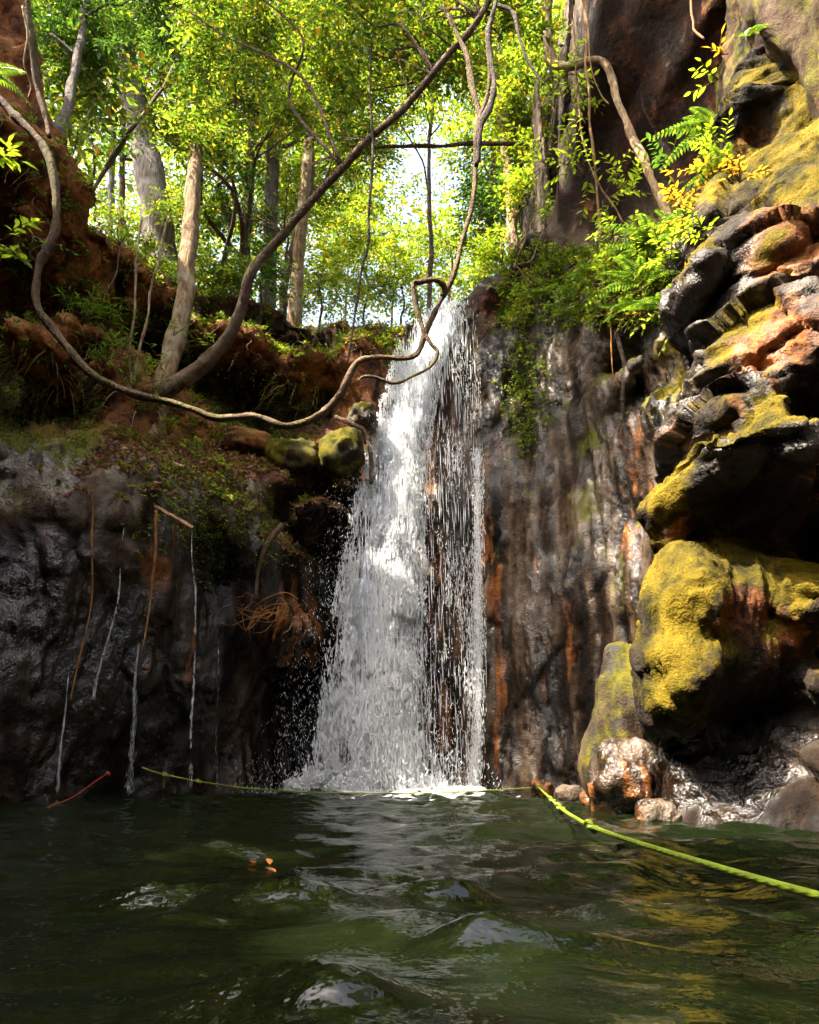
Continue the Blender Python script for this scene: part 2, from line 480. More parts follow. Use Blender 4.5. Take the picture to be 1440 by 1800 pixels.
hh = np.clip(0.5 - 0.5 * (D2 - D) / k, 0, 1)          # smooth maximum
D = D2 * (1 - hh) + D * hh + k * hh * (1 - hh)
V, Q = surface_nets(D, lo, H)
del GX, GY, GZ, D, D2, band, hh
V, N, Q = refine(V, Q, 1)
# drop what lies far behind the rim or under the pool
print("back wall verts", len(V), "t", round(time.time() - T0, 1))

def blobs(V, spec):
    """soft patches round world points: (px, py, dist, radius)"""
    m = np.zeros(len(V), np.float32)
    for px, py, d, r in spec:
        c = P(px, py, d)
        m = np.maximum(m, np.exp(-np.sum((V - c) ** 2, 1) / (r * r)))
    return m

def rough_up(V, N, flute, strata, lumps, blocks, seed=0, fs=1.0, zs1=(1, 1, 0.62), zs2=(1, 1, 0.7)):
    w = fbm(V, 1.1, 2, 91 + seed)[:, None] * 0.25
    q = V + w
    d = lumps * 0.045 * fbm(q, 3.5, 4, 41 + seed, 0.6)
    d = d + flute * 0.070 * fbm(q, 4.2, 4, 51 + seed, 0.6, sc=(1, 1, 0.09), ridged=True)
    d = d + strata * 0.055 * fbm(q, 4.2 * fs, 4, 61 + seed, 0.55, sc=(0.22, 0.3, 1.0), ridged=True)
    q2 = V + 0.05 * fbm(V, 4.0, 2, 95 + seed)[:, None]
    f1, e1 = facets(q2, 1.7 * fs, zs1, 71 + seed)
    f2, e2 = facets(q2, 5.0 * fs, zs2, 75 + seed)
    d = d + blocks * (0.075 / fs * f1 + 0.024 * f2 - 0.05 * np.exp(-(e1 / 0.035) ** 2) - 0.014 * np.exp(-(e2 / 0.06) ** 2))
    return V + N * d[:, None]

x, z = V[:, 0], V[:, 2]
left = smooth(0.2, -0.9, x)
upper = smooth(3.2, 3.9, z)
earth = left * upper * 0.62 + 0.9 * blobs(V, [(0,300,7,1.6),(130,330,7.7,1.0),(60,120,6.9,1.3),(0,560,7.3,.5),(60,560,7.4,.5),(200,480,8.5,.9),(500,560,9.5,.9),(640,590,9.8,.5),(340,540,9.2,.8),(560,1200,9.2,.3)]) \
    + 0.85 * blobs(V, [(1100,200,8.4,1.6),(1120,0,7.3,1.8),(1200,200,7.4,1.5),(1050,300,9,1.2),(1150,-180,6.5,2),(1030,60,8,1.3),(1020,-100,7.4,1.5),(1250,60,6.7,1.2),(890,500,9.7,.5),(920,440,9.6,.5)])
earth = np.clip(earth - 0.9 * blobs(V, [(350,680,11,1.2),(500,690,11.2,1.2),(100,690,10,1),(290,620,11,.8)]), 0, 1)
shelf = blobs(V, [(520,885,8.1,.4),(600,880,8.3,.4),(560,860,8.4,.35),(460,890,8.0,.3)])
moss = (0.75 - 0.30 * left) * np.clip(N[:, 2] * 1.6 - 0.2, 0, 1) * smooth(2.2, 3.0, z) * (1 - shelf)
moss = np.maximum(moss, 0.62 * blobs(V, [(540,810,9.5,.6),(600,800,9.6,.45),(470,800,9.6,.5),(30,730,7.7,.5),(580,640,9.6,.4),(610,700,9.7,.4),(220,760,7.9,.5),(120,760,7.7,.4),(350,800,8.6,.5),(520,610,9.5,.4),(630,580,9.8,.4)]))
moss = np.maximum(moss, 0.85 * blobs(V, [(1150,560,7.2,.45),(1160,640,7.2,.35),(1140,520,7.3,.5),(1200,520,6.9,.5)]))
moss = np.maximum(moss, 0.52 * blobs(V, [(1060,700,8.8,.25),(1040,780,8.8,.3),(1060,880,8.6,.4),(1080,1000,8.4,.4)]))
gold = blobs(V, [(1150,560,7.2,.9),(1160,640,7.2,.6)])
rust = np.clip(1.0 * blobs(V, [(930,1080,9.2,.6),(960,1150,9.1,.6),(940,980,9.2,.4),(1130,900,8.0,.6),(1130,760,7.9,.4),(760,1000,9.8,1.2),(770,1250,9.6,1.1),(780,800,9.9,1.0),(720,1100,9.8,1),(840,1000,9.5,.8),(840,1300,9.5,.8),(870,1200,9.4,.5),
      (540,1080,9,.6),(530,1180,9.3,.5),(330,960,7.7,.35),(330,1150,7.9,.5),(270,1000,7.6,.3),(480,1100,8.8,.4)]), 0, 1)
wet = np.clip(smooth(3.9, 3.2, z) * left + (1 - left) * smooth(6.9, 6.2, z) + 0.3, 0, 1) * (1 - 0.8 * earth)
fl = np.clip((1 - left) * smooth(6.8, 6.0, z) + 1.25 * left * smooth(3.4, 2.6, z), 0, 1.3)
smoothwall = smooth(6.6, 7.4, z) * (1 - left)  # brown overhang; its shade is put into the earth colour through this mask
V2 = rough_up(V, N, fl, 0.3 * left, 1.0 - 0.65 * smoothwall - 0.5 * fl * (1 - left), np.clip(0.9 - 0.55 * left * smooth(3.4, 2.6, z) - 0.6 * smoothwall - 0.48 * fl * (1 - left) - 0.2 * earth, 0, 1), 0, 1.0, (1.2, 1.2, 0.34), (1.1, 1.1, 0.45))
me = mesh_np("cliff_back", V2, Q, True, layers(V2, umber=-0.42 * smoothwall, pale=-0.27 * left * smooth(3.2, 2.2, z) + 0.22 * blobs(V, [(70,860,7,.45),(150,880,7.1,.35),(1000,600,9.1,.4),(1030,900,8.8,.5),(1000,800,9,.4)]) + 0.25 * shelf - 0.07 * (1 - left) * fl + 0.34 * (1 - left) * fl * fbm(V, 9.0, 3, 351, 0.6, sc=(1, 1, 0.05)), earth=earth, moss=moss, rust=rust, wet=wet, gold=gold))  # lower left wall's tone dropped: its deep shade put into the wet rock's colour
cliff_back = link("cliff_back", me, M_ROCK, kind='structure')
WALL_V, WALL_N = V2, N
WALL_M = dict(moss=moss, earth=earth)

# ------------------------------------------------------------------ overhanging rocks on the near side
RK = [  # pixel x, pixel y, distance of the face there
 (1400,0,5.0),(1400,-120,5.1),(1500,-100,4.8),(1370,30,5.0),(1290,75,5.05),(1330,70,5.1),(1280,140,4.95),(1270,200,5.0),(1310,180,4.8),(1360,180,4.95),(1330,250,5.15),(1380,110,5.05),
 (1440,140,4.5),(1400,220,4.75),(1440,270,4.35),(1350,300,4.75),(1300,310,4.85),(1400,325,4.4),(1290,260,5.0),
 (1310,365,4.5),(1400,372,4.25),(1450,350,4.15),(1320,425,4.85),(1420,440,4.5),(1385,412,4.2),(1275,420,4.95),(1250,360,5.15),(1225,400,5.15),(1210,350,5.6),
 (1215,455,4.6),(1240,450,4.55),(1235,492,4.6),(1250,540,5.0),(1225,560,5.0),(1300,510,4.6),(1380,500,4.4),(1450,500,4.2),(1300,590,4.5),(1400,590,4.2),(1450,600,4.05),
 (1225,620,4.75),(1250,640,4.5),(1330,635,4.25),(1400,640,4.15),(1330,662,4.5),(1420,665,4.3),(1250,670,4.6),(1310,688,4.15),(1400,690,4.05),(1300,710,4.4),(1390,712,4.2),(1205,740,4.3),(1250,738,4.1),(1330,742,3.98),(1440,735,3.85),
 (1240,775,4.7),(1330,782,4.8),(1440,782,4.7),(1300,850,5.35),(1400,860,5.35),(1400,930,5.25),(1460,880,5.2),
 (1215,800,4.8),(1150,868,4.78),(1190,835,4.65),(1235,880,4.62),(1250,920,4.8),(1160,925,4.85),(1210,955,5.1),(1265,945,4.85),(1140,890,4.85),
 (1175,985,4.75),(1250,968,4.8),(1340,962,4.9),(1145,1050,4.6),(1200,1050,4.42),(1280,1050,4.45),(1350,1050,4.62),(1405,1030,5.1),
 (1138,1150,4.6),(1165,1150,4.45),(1185,1200,4.42),(1200,1150,4.38),(1240,1120,4.55),(1290,1150,4.48),(1330,1100,4.7),(1360,1150,4.65),(1420,1150,5.1),(1145,1245,4.65),(1200,1240,4.48),(1290,1220,4.65),(1350,1200,4.75),
 (1180,1305,5.1),(1280,1275,5.15),(1360,1245,5.1),(1430,1240,4.95),(1400,1212,4.8),
 (1150,1345,5.0),(1200,1350,4.8),(1280,1345,4.75),(1380,1325,4.6),(1440,1320,4.4),(1150,1432,4.85),(1250,1440,4.55),(1350,1450,4.3),(1440,1460,4.0),(1250,1490,4.4),(1440,1520,3.8),
] + [(1560, y, 3.95) for y in (-100, 50, 200, 350, 500, 620, 740, 1000, 1200, 1350, 1500)] + [(1560, 860, 4.9)]
# where the rock ends and the gorge behind shows past it
RK_OUT = [(1215,60),(1212,140),(1215,220),(1180,330),(1150,400),(1148,470),(1160,530),(1170,600),(1150,680),(1150,750),(1170,795),(1110,840),(1092,890),(1110,945),(1105,990),(1092,1060),(1084,1150),(1090,1240),(1100,1300),(1098,1370),(1095,1440),(1310,0),(1300,-80),(1330,-160)]
_pts = [(P(*c), c[2]) for c in RK] + [(P(x_, y_, 4.75), 6.9) for x_, y_ in RK_OUT] + [(P(x_ - 130, y_, 4.75), 7.4) for x_, y_ in RK_OUT]
_xz2 = np.array([p_[0][[0, 2]] for p_ in _pts]); _n2 = len(_pts)
_A = np.zeros((_n2 + 3, _n2 + 3))
_A[:_n2, :_n2] = -np.linalg.norm(_xz2[:, None] - _xz2[None], axis=2) + np.eye(_n2) * 0.002
_A[:_n2, _n2] = 1; _A[:_n2, _n2 + 1:] = _xz2; _A[_n2, :_n2] = 1; _A[_n2 + 1:, :_n2] = _xz2.T
_w2 = np.linalg.solve(_A, np.r_[[p_[1] for p_ in _pts], 0, 0, 0])
def near_face(X, Z):
    q = np.stack([X.ravel(), Z.ravel()], 1)
    return (-np.linalg.norm(q[:, None] - _xz2[None], axis=2) @ _w2[:_n2] + _w2[_n2] + q @ _w2[_n2 + 1:]).reshape(X.shape)
H2 = 0.045
lo2 = np.array((1.0, 3.2, -0.35)); hi2 = np.array((3.5, 6.3, 7.8))
gx, gy, gz = (np.arange(lo2[k], hi2[k], H2) for k in range(3))
GX, GY, GZ = np.meshgrid(gx.astype(np.float32), gy.astype(np.float32), gz.astype(np.float32), indexing='ij')
pg = np.stack([GX, GY, GZ], -1)
Xn, Zn = np.meshgrid(gx, gz, indexing='ij')
D = near_face(Xn, Zn).astype(np.float32)[:, None, :] - GY
SIL = np.array([P(x_, y_, 4.75) for x_, y_ in [(1375,-200),(1365,-60),(1352,10),(1300,45),(1256,85),(1246,140),(1250,220),(1215,330),(1195,400),(1183,460),(1195,520),(1212,560),(1203,620),(1188,680),(1182,740),(1195,785),(1150,840),(1126,885),(1142,935),(1160,975),(1146,1010),(1130,1060),(1121,1150),(1124,1230),(1136,1285),(1132,1340),(1128,1440),(1125,1600)]])
SIL = SIL[np.argsort(SIL[:, 2])]
sd = np.interp(Zn, SIL[:, 2], SIL[:, 0]).astype(np.float32)[:, None, :] + 0.40 * (GY - 4.75) - GX
kk = 0.12
hh = np.clip(0.5 - 0.5 * (sd - D) / kk, 0, 1)
D = sd * (1 - hh) + D * hh + kk * hh * (1 - hh)
b = np.abs(D) < 0.6
D[b] += 0.06 * fbm(pg[b], 2.4, 3, 121, ridged=True) * (1 - 0.9 * smooth(1.75, 1.6, pg[b][:, 2]) * smooth(0.35, 0.5, pg[b][:, 2])) + 0.06 * fbm(pg[b], 3.2, 3, 125, sc=(0.3, 0.3, 1), ridged=True) * (1 - smooth(1.75, 1.6, pg[b][:, 2]) * smooth(0.35, 0.5, pg[b][:, 2])) + 0.05 * fbm(pg[b], 3.0, 3, 127, sc=(1, 1, 0.25), ridged=True) * smooth(1.75, 1.6, pg[b][:, 2])
V, Q = surface_nets(D, lo2, H2)
del GX, GY, GZ, pg, D
V, N, Q = refine(V, Q, 1)
z = V[:, 2]
colm = smooth(1.75, 1.6, z) * smooth(0.35, 0.5, z) * smooth(2.5, 2.2, V[:, 0])
strat = smooth(1.9, 2.1, z) * smooth(4.0, 3.6, z)
moss = np.maximum(1.0 * blobs(V, [(1180,1080,4.5,.45),(1170,1200,4.5,.42),(1230,1000,4.6,.55),(1320,990,4.7,.5),(1160,1260,4.6,.35),(1300,1120,4.5,.35),(1210,1200,4.5,.3),(1360,1000,4.7,.45),(1390,1080,4.8,.35),(1330,1120,4.6,.3),(1350,1050,4.7,.4),(1190,1000,4.6,.4),(1250,1120,4.5,.35)]),
                  0.9 * blobs(V, [(1190,870,4.6,.32),(1220,810,4.6,.2),(1250,900,4.7,.2)]))
moss = np.maximum(moss, 1.05 * blobs(V, [(1380,250,4.6,.6),(1440,200,4.5,.7),(1300,260,4.8,.45),(1430,90,4.7,.6),(1400,30,5,.4),(1280,120,4.9,.3),(1420,330,4.4,.45),(1350,300,4.5,.4),(1400,0,5,.4)]))
moss = np.maximum(moss, 0.85 * blobs(V, [(1230,740,4.2,.36),(1330,730,4.1,.3),(1200,700,4.3,.3),(1210,430,4.6,.25),(1230,600,4.5,.25),(1290,560,4.5,.2),(1370,430,4.3,.2)]))
moss = np.clip(moss + 0.25 * (N[:, 2] > 0.45) * smooth(0.5, 0.8, z), 0, 1) * np.clip(0.75 + 0.7 * N[:, 2] - 0.3 * N[:, 0], 0.25, 1) * smooth(0.45, 0.62, z)
rust = np.maximum(0.8 * blobs(V, [(1150,1400,4.9,.2),(1180,1340,4.8,.15),(1160,1430,4.8,.2)]), 0.9 * blobs(V, [(1330,650,4.1,.35),(1300,690,4.1,.3),(1420,690,4.0,.3),(1420,480,4.3,.3)]))
earth = 0.62 * blobs(V, [(1330,760,4.4,.35),(1420,760,4.3,.4),(1200,940,4.8,.2),(1300,900,5,.4),(1340,1100,4.7,.3),(1370,1000,4.7,.3),(1270,1080,4.6,.3),(1300,800,4.8,.5),(1420,820,4.8,.5),(1400,450,4.4,.3),(1330,250,5,.3),(1350,600,4.3,.35)])
wet = np.clip(1.8 * smooth(0.6, 0.45, z) + strat * 0.6 + 0.10, 0, 1.8)
V = rough_up(V, N, 1.5 * colm, strat * 1.5 + 0.5 * (1 - colm), 0.8 - 0.35 * colm, 0.62 - 0.55 * colm, 7, 0.75, (0.75, 0.75, 1.9), (0.8, 0.8, 1.6))
me = mesh_np("cliff_right", V, Q, True, layers(V, pale=-0.22 * smooth(0.6, 0.45, z), earth=earth, moss=moss, rust=rust, wet=wet, gold=np.ones(len(V))))
NEAR_V, NEAR_N, NEAR_MOSS = V, N, moss
cliff_right = link("cliff_right", me, M_ROCK_BLACK, kind='structure')
print("near rocks verts", len(V), "t", round(time.time() - T0, 1))

# ------------------------------------------------------------------ the rest of the gorge round the pool, beside and behind the swimmer
path = np.array([(-6.3, 9.0), (-5.5, 7.0), (-5.5, 5.2), (-5.7, 3.4), (-5.4, 1.0), (-5.2, -2.4), (-3.4, -5.0), (0.0, -6.0), (3.2, -4.8), (4.4, -2.0), (4.0, 0.8), (3.1, 2.6), (2.95, 4.2), (3.1, 6.0), (3.9, 7.6)])
pc = catmull(path, 24)
zz = np.linspace(-0.5, 9.5, 120)
A, Zm = np.meshgrid(np.arange(len(pc)), zz, indexing='ij')
tn = np.gradient(pc, axis=0); tn /= np.linalg.norm(tn, axis=1)[:, None]
nrm = np.stack([tn[:, 1], -tn[:, 0]], 1)          # into the gorge is the negative side
base = np.concatenate([pc[A], Zm[..., None]], -1)
q = base.reshape(-1, 3)
off = (0.5 * fbm(q, 0.45, 3, 201) + 0.22 * fbm(q, 1.6, 3, 211, ridged=True)).reshape(A.shape) - 0.05 * Zm
off = off * smooth(0, 14, np.minimum(A, len(pc) - 1 - A)) 
V = base.copy(); V[..., :2] += nrm[A] * -off[..., None]
ni, nj = A.shape
i, j = np.meshgrid(np.arange(ni - 1), np.arange(nj - 1), indexing='ij')
Q = np.stack([i * nj + j, i * nj + j + 1, (i + 1) * nj + j + 1, (i + 1) * nj + j], -1).reshape(-1, 4)
V = V.reshape(-1, 3)
zv = V[:, 2]
me = mesh_np("cliff_surround", V, Q, True, layers(V, earth=0.4 * smooth(3, 6, zv), moss=0.35 * smooth(2, 5, zv), rust=0 * zv + 0.3, wet=smooth(4, 2, zv), gold=0 * zv + 0.3))
link("cliff_surround", me, M_ROCK, kind='structure')

# pool bed, and the forest floor on top of the gorge
M_BED = Mat("pool_bed").pr((0.030, 0.028, 0.016), 0.9)
bx = np.array([(-7, -7.5, -1.6), (6, -7.5, -1.6), (6, 12, -1.6), (-7, 12, -1.6)])
link("pool_bed", mesh_np("pool_bed", bx, np.array([[0, 1, 2, 3]])), M_BED, kind='structure')
mf = Mat("leaf_litter_ground")
M_SOIL = mf.pr(mf.mix(mf.noise(mf.pos(), 2.5, 8, 0.7), (0.045, 0.026, 0.012), (0.17, 0.085, 0.035)), 0.95, mf.bump(mf.noise(mf.pos(), 14, 5, 0.7), 0.8, 0.06))
gxs = np.linspace(-45, 45, 181); gys = np.linspace(11.6, 70, 118)
A, B = np.meshgrid(gxs, gys, indexing='ij')
Zt = ground_z(A, B) - 0.10 + 0.12 * vnoise(A * 0.7, B * 0.7, 0 * A, 9)
V = np.stack([A, B, Zt], -1).reshape(-1, 3)
ni, nj = A.shape
i, j = np.meshgrid(np.arange(ni - 1), np.arange(nj - 1), indexing='ij')
Q = np.stack([i * nj + j, (i + 1) * nj + j, (i + 1) * nj + j + 1, i * nj + j + 1], -1).reshape(-1, 4)
link("forest_floor", mesh_np("forest_floor", V, Q), M_SOIL, kind='structure')
# ------------------------------------------------------------------ pool surface
rng = np.random.default_rng(5)
FALL = (-0.25, 9.3)
ys = [-6.2]
while ys[-1] < 10.6:
    y = ys[-1]
    ys.append(y + (0.10 if y < 0.6 else 0.011 + 0.0030 * (y - 0.6)))
ys = np.array(ys); xs = np.arange(-5.7, 4.4, 0.024)
A, B = np.meshgrid(xs, ys, indexing='ij')
p = np.stack([A, B, 0 * A], -1)
wx = 0.16 * fbm(p, 0.9, 2, 401); wy = 0.16 * fbm(p, 0.9, 2, 411)
r = np.hypot(A + wx - FALL[0], (B + wy - FALL[1]) * 0.9)
near_fall = np.exp(-((r - 0.3) / 3.2) ** 2)
h = 0 * A
for k in range(16):
    lam = 0.20 + 0.85 * rng.random() ** 1.5
    ang = rng.normal(-math.pi / 2, 0.75)
    kv = 2 * math.pi / lam
    amp = 0.0135 * lam * (0.6 + 0.8 * rng.random())
    ph = rng.random() * 6.28
    env = 0.55 + 0.75 * vnoise(A * 0.8 + 11 * k, B * 0.8, 0 * A, 430 + k)
    h += amp * env * np.sin(kv * (np.cos(ang) * (A + wx) + np.sin(ang) * (B + wy)) + ph)
for k in range(12):
    lam = 0.07 + 0.13 * rng.random()
    ang = rng.normal(-math.pi / 2, 0.9)
    env = smooth(0.0, 0.5, vnoise(A * 1.6 + 7 * k, B * 1.6, 0 * A, 470 + k)) * smooth(1.0, 2.2, B)
    h += 0.0125 * lam * env * np.sin(2 * math.pi / lam * (np.cos(ang) * (A + 0.5 * wx) + np.sin(ang) * (B + 0.5 * wy)) + k)
h += 0.045 * near_fall * fbm(p, 4.6, 3, 450) + 0.011 * fbm(p * (1, 1.3, 1), 2.6, 2, 455) + 0.0022 * fbm(p, 9, 2, 457) * smooth(1.2, 4, B)
def wpix(px, py):
    yc = (900 - py) / FPX
    dz = _s + yc * _c
    return P(px, py, -CAMZ / dz * (_c - yc * _s))
for px, py, rx, ry, am in [(270,1592,.20,.075,.046),(330,1628,.09,.04,.014),(505,1600,.16,.085,.048),(505,1760,.15,.07,.030),(600,1790,.10,.05,.024),(770,1578,.16,.06,.034),(868,1672,.12,.06,.036),(1080,1680,.14,.05,.018),(720,1640,.20,.10,.016),(280,1528,.12,.05,.026),(380,1497,.14,.06,.030),(470,1500,.12,.05,.014),(1150,1620,.3,.10,.018),(950,1600,.25,.08,.014)]:
    c = wpix(px, py)
    q = ((A + 0.3 * wx - c[0]) / rx) ** 2 + ((B + 0.3 * wy - c[1]) / ry) ** 2
    h += 1.35 * am * np.exp(-q) * (1 + 0.10 * np.sin(26 * np.sqrt(q + .1)))
def water_h(x, y):
    return float(h[np.abs(xs - x).argmin(), np.abs(ys - y).argmin()])
V = np.stack([A, B, h], -1).reshape(-1, 3)
ni, nj = A.shape
i, j = np.meshgrid(np.arange(ni - 1), np.arange(nj - 1), indexing='ij')
Q = np.stack([i * nj + j, (i + 1) * nj + j, (i + 1) * nj + j + 1, i * nj + j + 1], -1).reshape(-1, 4)
foam = np.exp(-((A - 0.02) / 1.25) ** 2 - ((B - 9.2) / 0.70) ** 2)
foam = np.maximum(foam, 0.50 * np.exp(-((A - 0.1) / 1.9) ** 2 - ((B - 8.2) / 1.5) ** 2))  # outer flecks are foam, with sky glints painted into the same white
foam = (foam + 0.42 * fbm(p * (1, 1.6, 1), 10, 3, 460) * (foam > 0.02)).ravel()
m = Mat("pool_water")
fm = m.range(m.attr('foam'), 0.50, 0.62)
m.put(m.b.inputs['IOR'], 1.333)
M_WATER = m.pr(m.mix(fm, (0.0040, 0.0065, 0.0020), (0.72, 0.76, 0.78)), m.math('MULTIPLY_ADD', fm, 0.5, 0.025),
               m.bump(m.noise(m.pos((1, 1.4, 1)), 13, 3, 0.5), 0.40, 0.018), 0.5)
link("pool_water", mesh_np("pool_water", V, Q, True, dict(foam=foam)), M_WATER, kind='structure')

# ------------------------------------------------------------------ waterfall
m = Mat("white_water")
tr = m.n('BsdfTranslucent'); tr.inputs[0].default_value = (0.95, 0.96, 0.97, 1)
m.pr((0.92, 0.94, 0.95), 0.35, None, 0.5)
mx = m.n('MixShader'); mx.inputs[0].default_value = 0.45
m.t.links.new(m.b.outputs[0], mx.inputs[1]); m.t.links.new(tr.outputs[0], mx.inputs[2]); m.t.links.new(mx.outputs[0], m.out.inputs[0])
M_WHITE = m.m
m = Mat("water_veil")
uvw = m.n('Attribute', attribute_name='flow').outputs['Vector']
n1 = m.noise(uvw, 1.0, 5, 0.65)
al = m.range(m.math('MULTIPLY_ADD', m.math('SUBTRACT', n1, 0.5), 1.6, m.attr('dens')), 0.38, 0.62)
tp = m.n('BsdfTransparent')
m.pr((0.70, 0.75, 0.80), 0.25, None, 0.5)
mx = m.n('MixShader'); m.put(mx.inputs[0], al)
m.t.links.new(tp.outputs[0], mx.inputs[1]); m.t.links.new(m.b.outputs[0], mx.inputs[2]); m.t.links.new(mx.outputs[0], m.out.inputs[0])
M_VEIL = m.m

# edges of the falling water: y, left x, right x, left and right end of the dense white band, distance
FE = np.array([(528,772,834,776,822,10.12),(560,735,840,745,815,10.0),(620,700,843,705,800,9.86),(700,680,846,684,765,9.72),(800,650,850,655,752,9.58),(900,630,852,636,748,9.46),(1000,612,853,618,744,9.38),
               (1100,592,854,602,742,9.32),(1200,575,855,592,740,9.28),(1300,562,855,582,745,9.26),(1392,535,845,560,780,9.24)])
def fall_point(t, s, dense, off=0.0):
    """t down 0..1, s across 0..1 of the whole fall or of its dense band"""
    y = 528 + t * (1392 - 528)
    e = [np.interp(y, FE[:, 0], FE[:, k]) for k in range(1, 6)]
    l, r_ = (e[2], e[3]) if dense else (e[0], e[1])
    px = l + (r_ - l) * s
    Y = e[4] - off + 0.07 * np.sin(s * 7)
    xc, yc = (px - 720) / FPX, (900 - y) / FPX
    k = Y / (_c - yc * _s)
    return np.stack([xc * k, Y, CAMZ + (_s + yc * _c) * k], -1)
waterfall = thing("waterfall", "tall white waterfall pouring over the rock lip into the pool", "waterfall")
for li, (off, dense, gain) in enumerate([(-0.04, False, 0.02), (0.03, True, 0.24), (0.11, True, 0.14), (0.18, True, 0.10)]):
    nt, ns = 260, 44
    t, s = np.meshgrid(np.linspace(0, 1, nt), np.linspace(0, 1, ns), indexing='ij')
    v = fall_point(t, s, dense, off)
    q = v * np.array((1, 1, 0.35))
    v[..., 1] -= 0.05 * fbm(q, 5, 3, 500 + li) + 0.02 * fbm(v, 11, 2, 520 + li)
    edge = smooth(0, 0.16, s) * smooth(1, 0.84, s) * smooth(0, 0.02, t)
    thin = 1 - 0.42 * smooth(0.35, 1.0, t) if dense else 0.66 + 0.35 * np.exp(-((s - 0.90) / 0.10) ** 2) * smooth(0, .2, t) + 0.35 * smooth(0.14, 0.02, t)
    dens = (edge - 1) * 0.8 + 0.28 * thin + (gain if dense else 0.0) + 0.16 * fbm(v * np.array((1, 1, 0.2)), 3.0, 3, 530 + li) + (0.22 * fbm(v * np.array((1, 1, .5)), 5, 2, 540 + li) if dense else 0)
    i, j = np.meshgrid(np.arange(nt - 1), np.arange(ns - 1), indexing='ij')
    Q = np.stack([i * ns + j, i * ns + j + 1, (i + 1) * ns + j + 1, (i + 1) * ns + j], -1).reshape(-1, 4)
    me = mesh_np("water_sheet", v.reshape(-1, 3), Q, True, dict(dens=dens.ravel()))
    fa = me.attributes.new('flow', 'FLOAT_VECTOR', 'POINT')
    vv = v.reshape(-1, 3)
    sp = 46 if dense else 60
    fa.data.foreach_set('vector', np.ascontiguousarray(np.stack([vv[:, 0] * sp, vv[:, 1] * 4 + li * 30, vv[:, 2] * (5.0 if dense else 1.6)], -1), np.float32).ravel())
    link("water_sheet", me, M_VEIL, waterfall)

def droplets(c, L, W, lean, seed=0):
    """stretched drops: three-sided spindles"""
    g = np.random.default_rng(seed)
    n = len(c)
    a0 = g.random(n) * 6.28
    V = np.empty((n, 5, 3))
    V[:, 0] = c + np.stack([lean * L, 0 * L, L * 0.5], -1)
    V[:, 4] = c - np.stack([lean * L, 0 * L, L * 0.5], -1)
    for k in range(3):
        a = a0 + k * 2.094
        V[:, 1 + k] = c + np.stack([np.cos(a) * W, np.sin(a) * W, -L * 0.1], -1)
    f = np.array([(0, 1, 2), (0, 2, 3), (0, 3, 1), (4, 2, 1), (4, 3, 2), (4, 1, 3)])
    return V.reshape(-1, 3), (np.arange(n)[:, None, None] * 5 + f[None]).reshape(-1, 3)
G = Geo()
g = np.random.default_rng(77)
n = 70000                                             # dense band
t = g.random(n) ** 0.75; s = g.normal(0.42, 0.30, n); s = np.where((s < -0.16) | (s > 1.06), g.random(n), s)
c = fall_point(t, s, True, 0.06) - np.stack([0 * t, g.random(n) * 0.22 * (0.3 + t), 0 * t], -1)
keep = fbm(c * np.array((1, 1, 0.40)), 5.5, 3, 600) > -0.16 + 0.16 * g.random(n)
c, t = c[keep], t[keep]; n = len(c)
V, F = droplets(c, (0.025 + 0.085 * g.random(n) ** 2) * (0.8 + 0.7 * t), 0.004 + 0.0095 * g.random(n) ** 2, g.normal(-0.03, 0.06, n), 1); G.add(V, F)
n = 7500                                             # thin right veil
t = g.random(n) ** 0.7; s = 0.45 + 0.55 * g.random(n)
c = fall_point(t, s, False, 0.03) - np.stack([0 * t, g.random(n) * 0.12, 0 * t], -1)
keep = fbm(c * np.array((1, 1, 0.2)), 6.0, 2, 610) > 0.02
c = c[keep]; n = len(c)
V, F = droplets(c, 0.02 + 0.09 * g.random(n) ** 2, 0.0025 + 0.004 * g.random(n) ** 2, g.normal(0, 0.02, n), 2); G.add(V, F)
n = 5000                                              # the narrow jet on the right
t = 0.30 + 0.70 * g.random(n); s = g.normal(0.945, 0.020, n)
c = fall_point(t, s, False, 0.10)
V, F = droplets(c, 0.02 + 0.07 * g.random(n) ** 2, 0.002 + 0.004 * g.random(n) ** 2, g.normal(0, 0.02, n), 3); G.add(V, F)
n = 9000                                              # spray thrown out to both sides low down
t = 1 - g.random(n) ** 1.6 * 0.75; s = 0.35 + g.normal(0, 0.75, n) * (0.35 + 0.65 * t)
s = np.where((s < -0.5 - 0.3 * g.random(n)) | (s > 1.5), 0.1 + 0.5 * g.random(n), s)
c = fall_point(t, s, True, 0.10) - np.stack([0 * t, g.random(n) * 0.4, 0 * t], -1)
V, F = droplets(c, 0.012 + 0.045 * g.random(n) ** 2, 0.002 + 0.004 * g.random(n) ** 2, g.normal(0, 0.25, n), 4); G.add(V, F)
n = 5200                                              # long unbroken strands
t = 0.04 + 0.94 * g.random(n); wide = g.random(n) < 0.15
c = np.where(wide[:, None], fall_point(t, 0.42 + 0.58 * g.random(n), False, 0.05), fall_point(t, np.clip(g.normal(.45, .28, n), -.05, 1), True, 0.16))
V, F = droplets(c, 0.12 + 0.40 * g.random(n) ** 2, 0.0022 + 0.0035 * g.random(n), g.normal(-0.01, 0.01, n), 6); G.add(V, F)
link("falling_drops", G.mesh("falling_drops", False), M_WHITE, waterfall, kind='stuff')
G = Geo()                                             # boiling foam where the fall meets the pool
n = 15000
x0, x1 = P(505, 1392, 9.2)[0], P(850, 1392, 9.2)[0]
u = g.random(n)
cx = x0 + (x1 - x0) * u
hgt = 0.22 * np.exp(-((u - 0.35) / 0.33) ** 2) + 0.035
c = np.stack([cx, 9.18 + g.normal(0, 0.13, n), np.abs(g.normal(0, 1, n)) * 0.5 * hgt], -1)
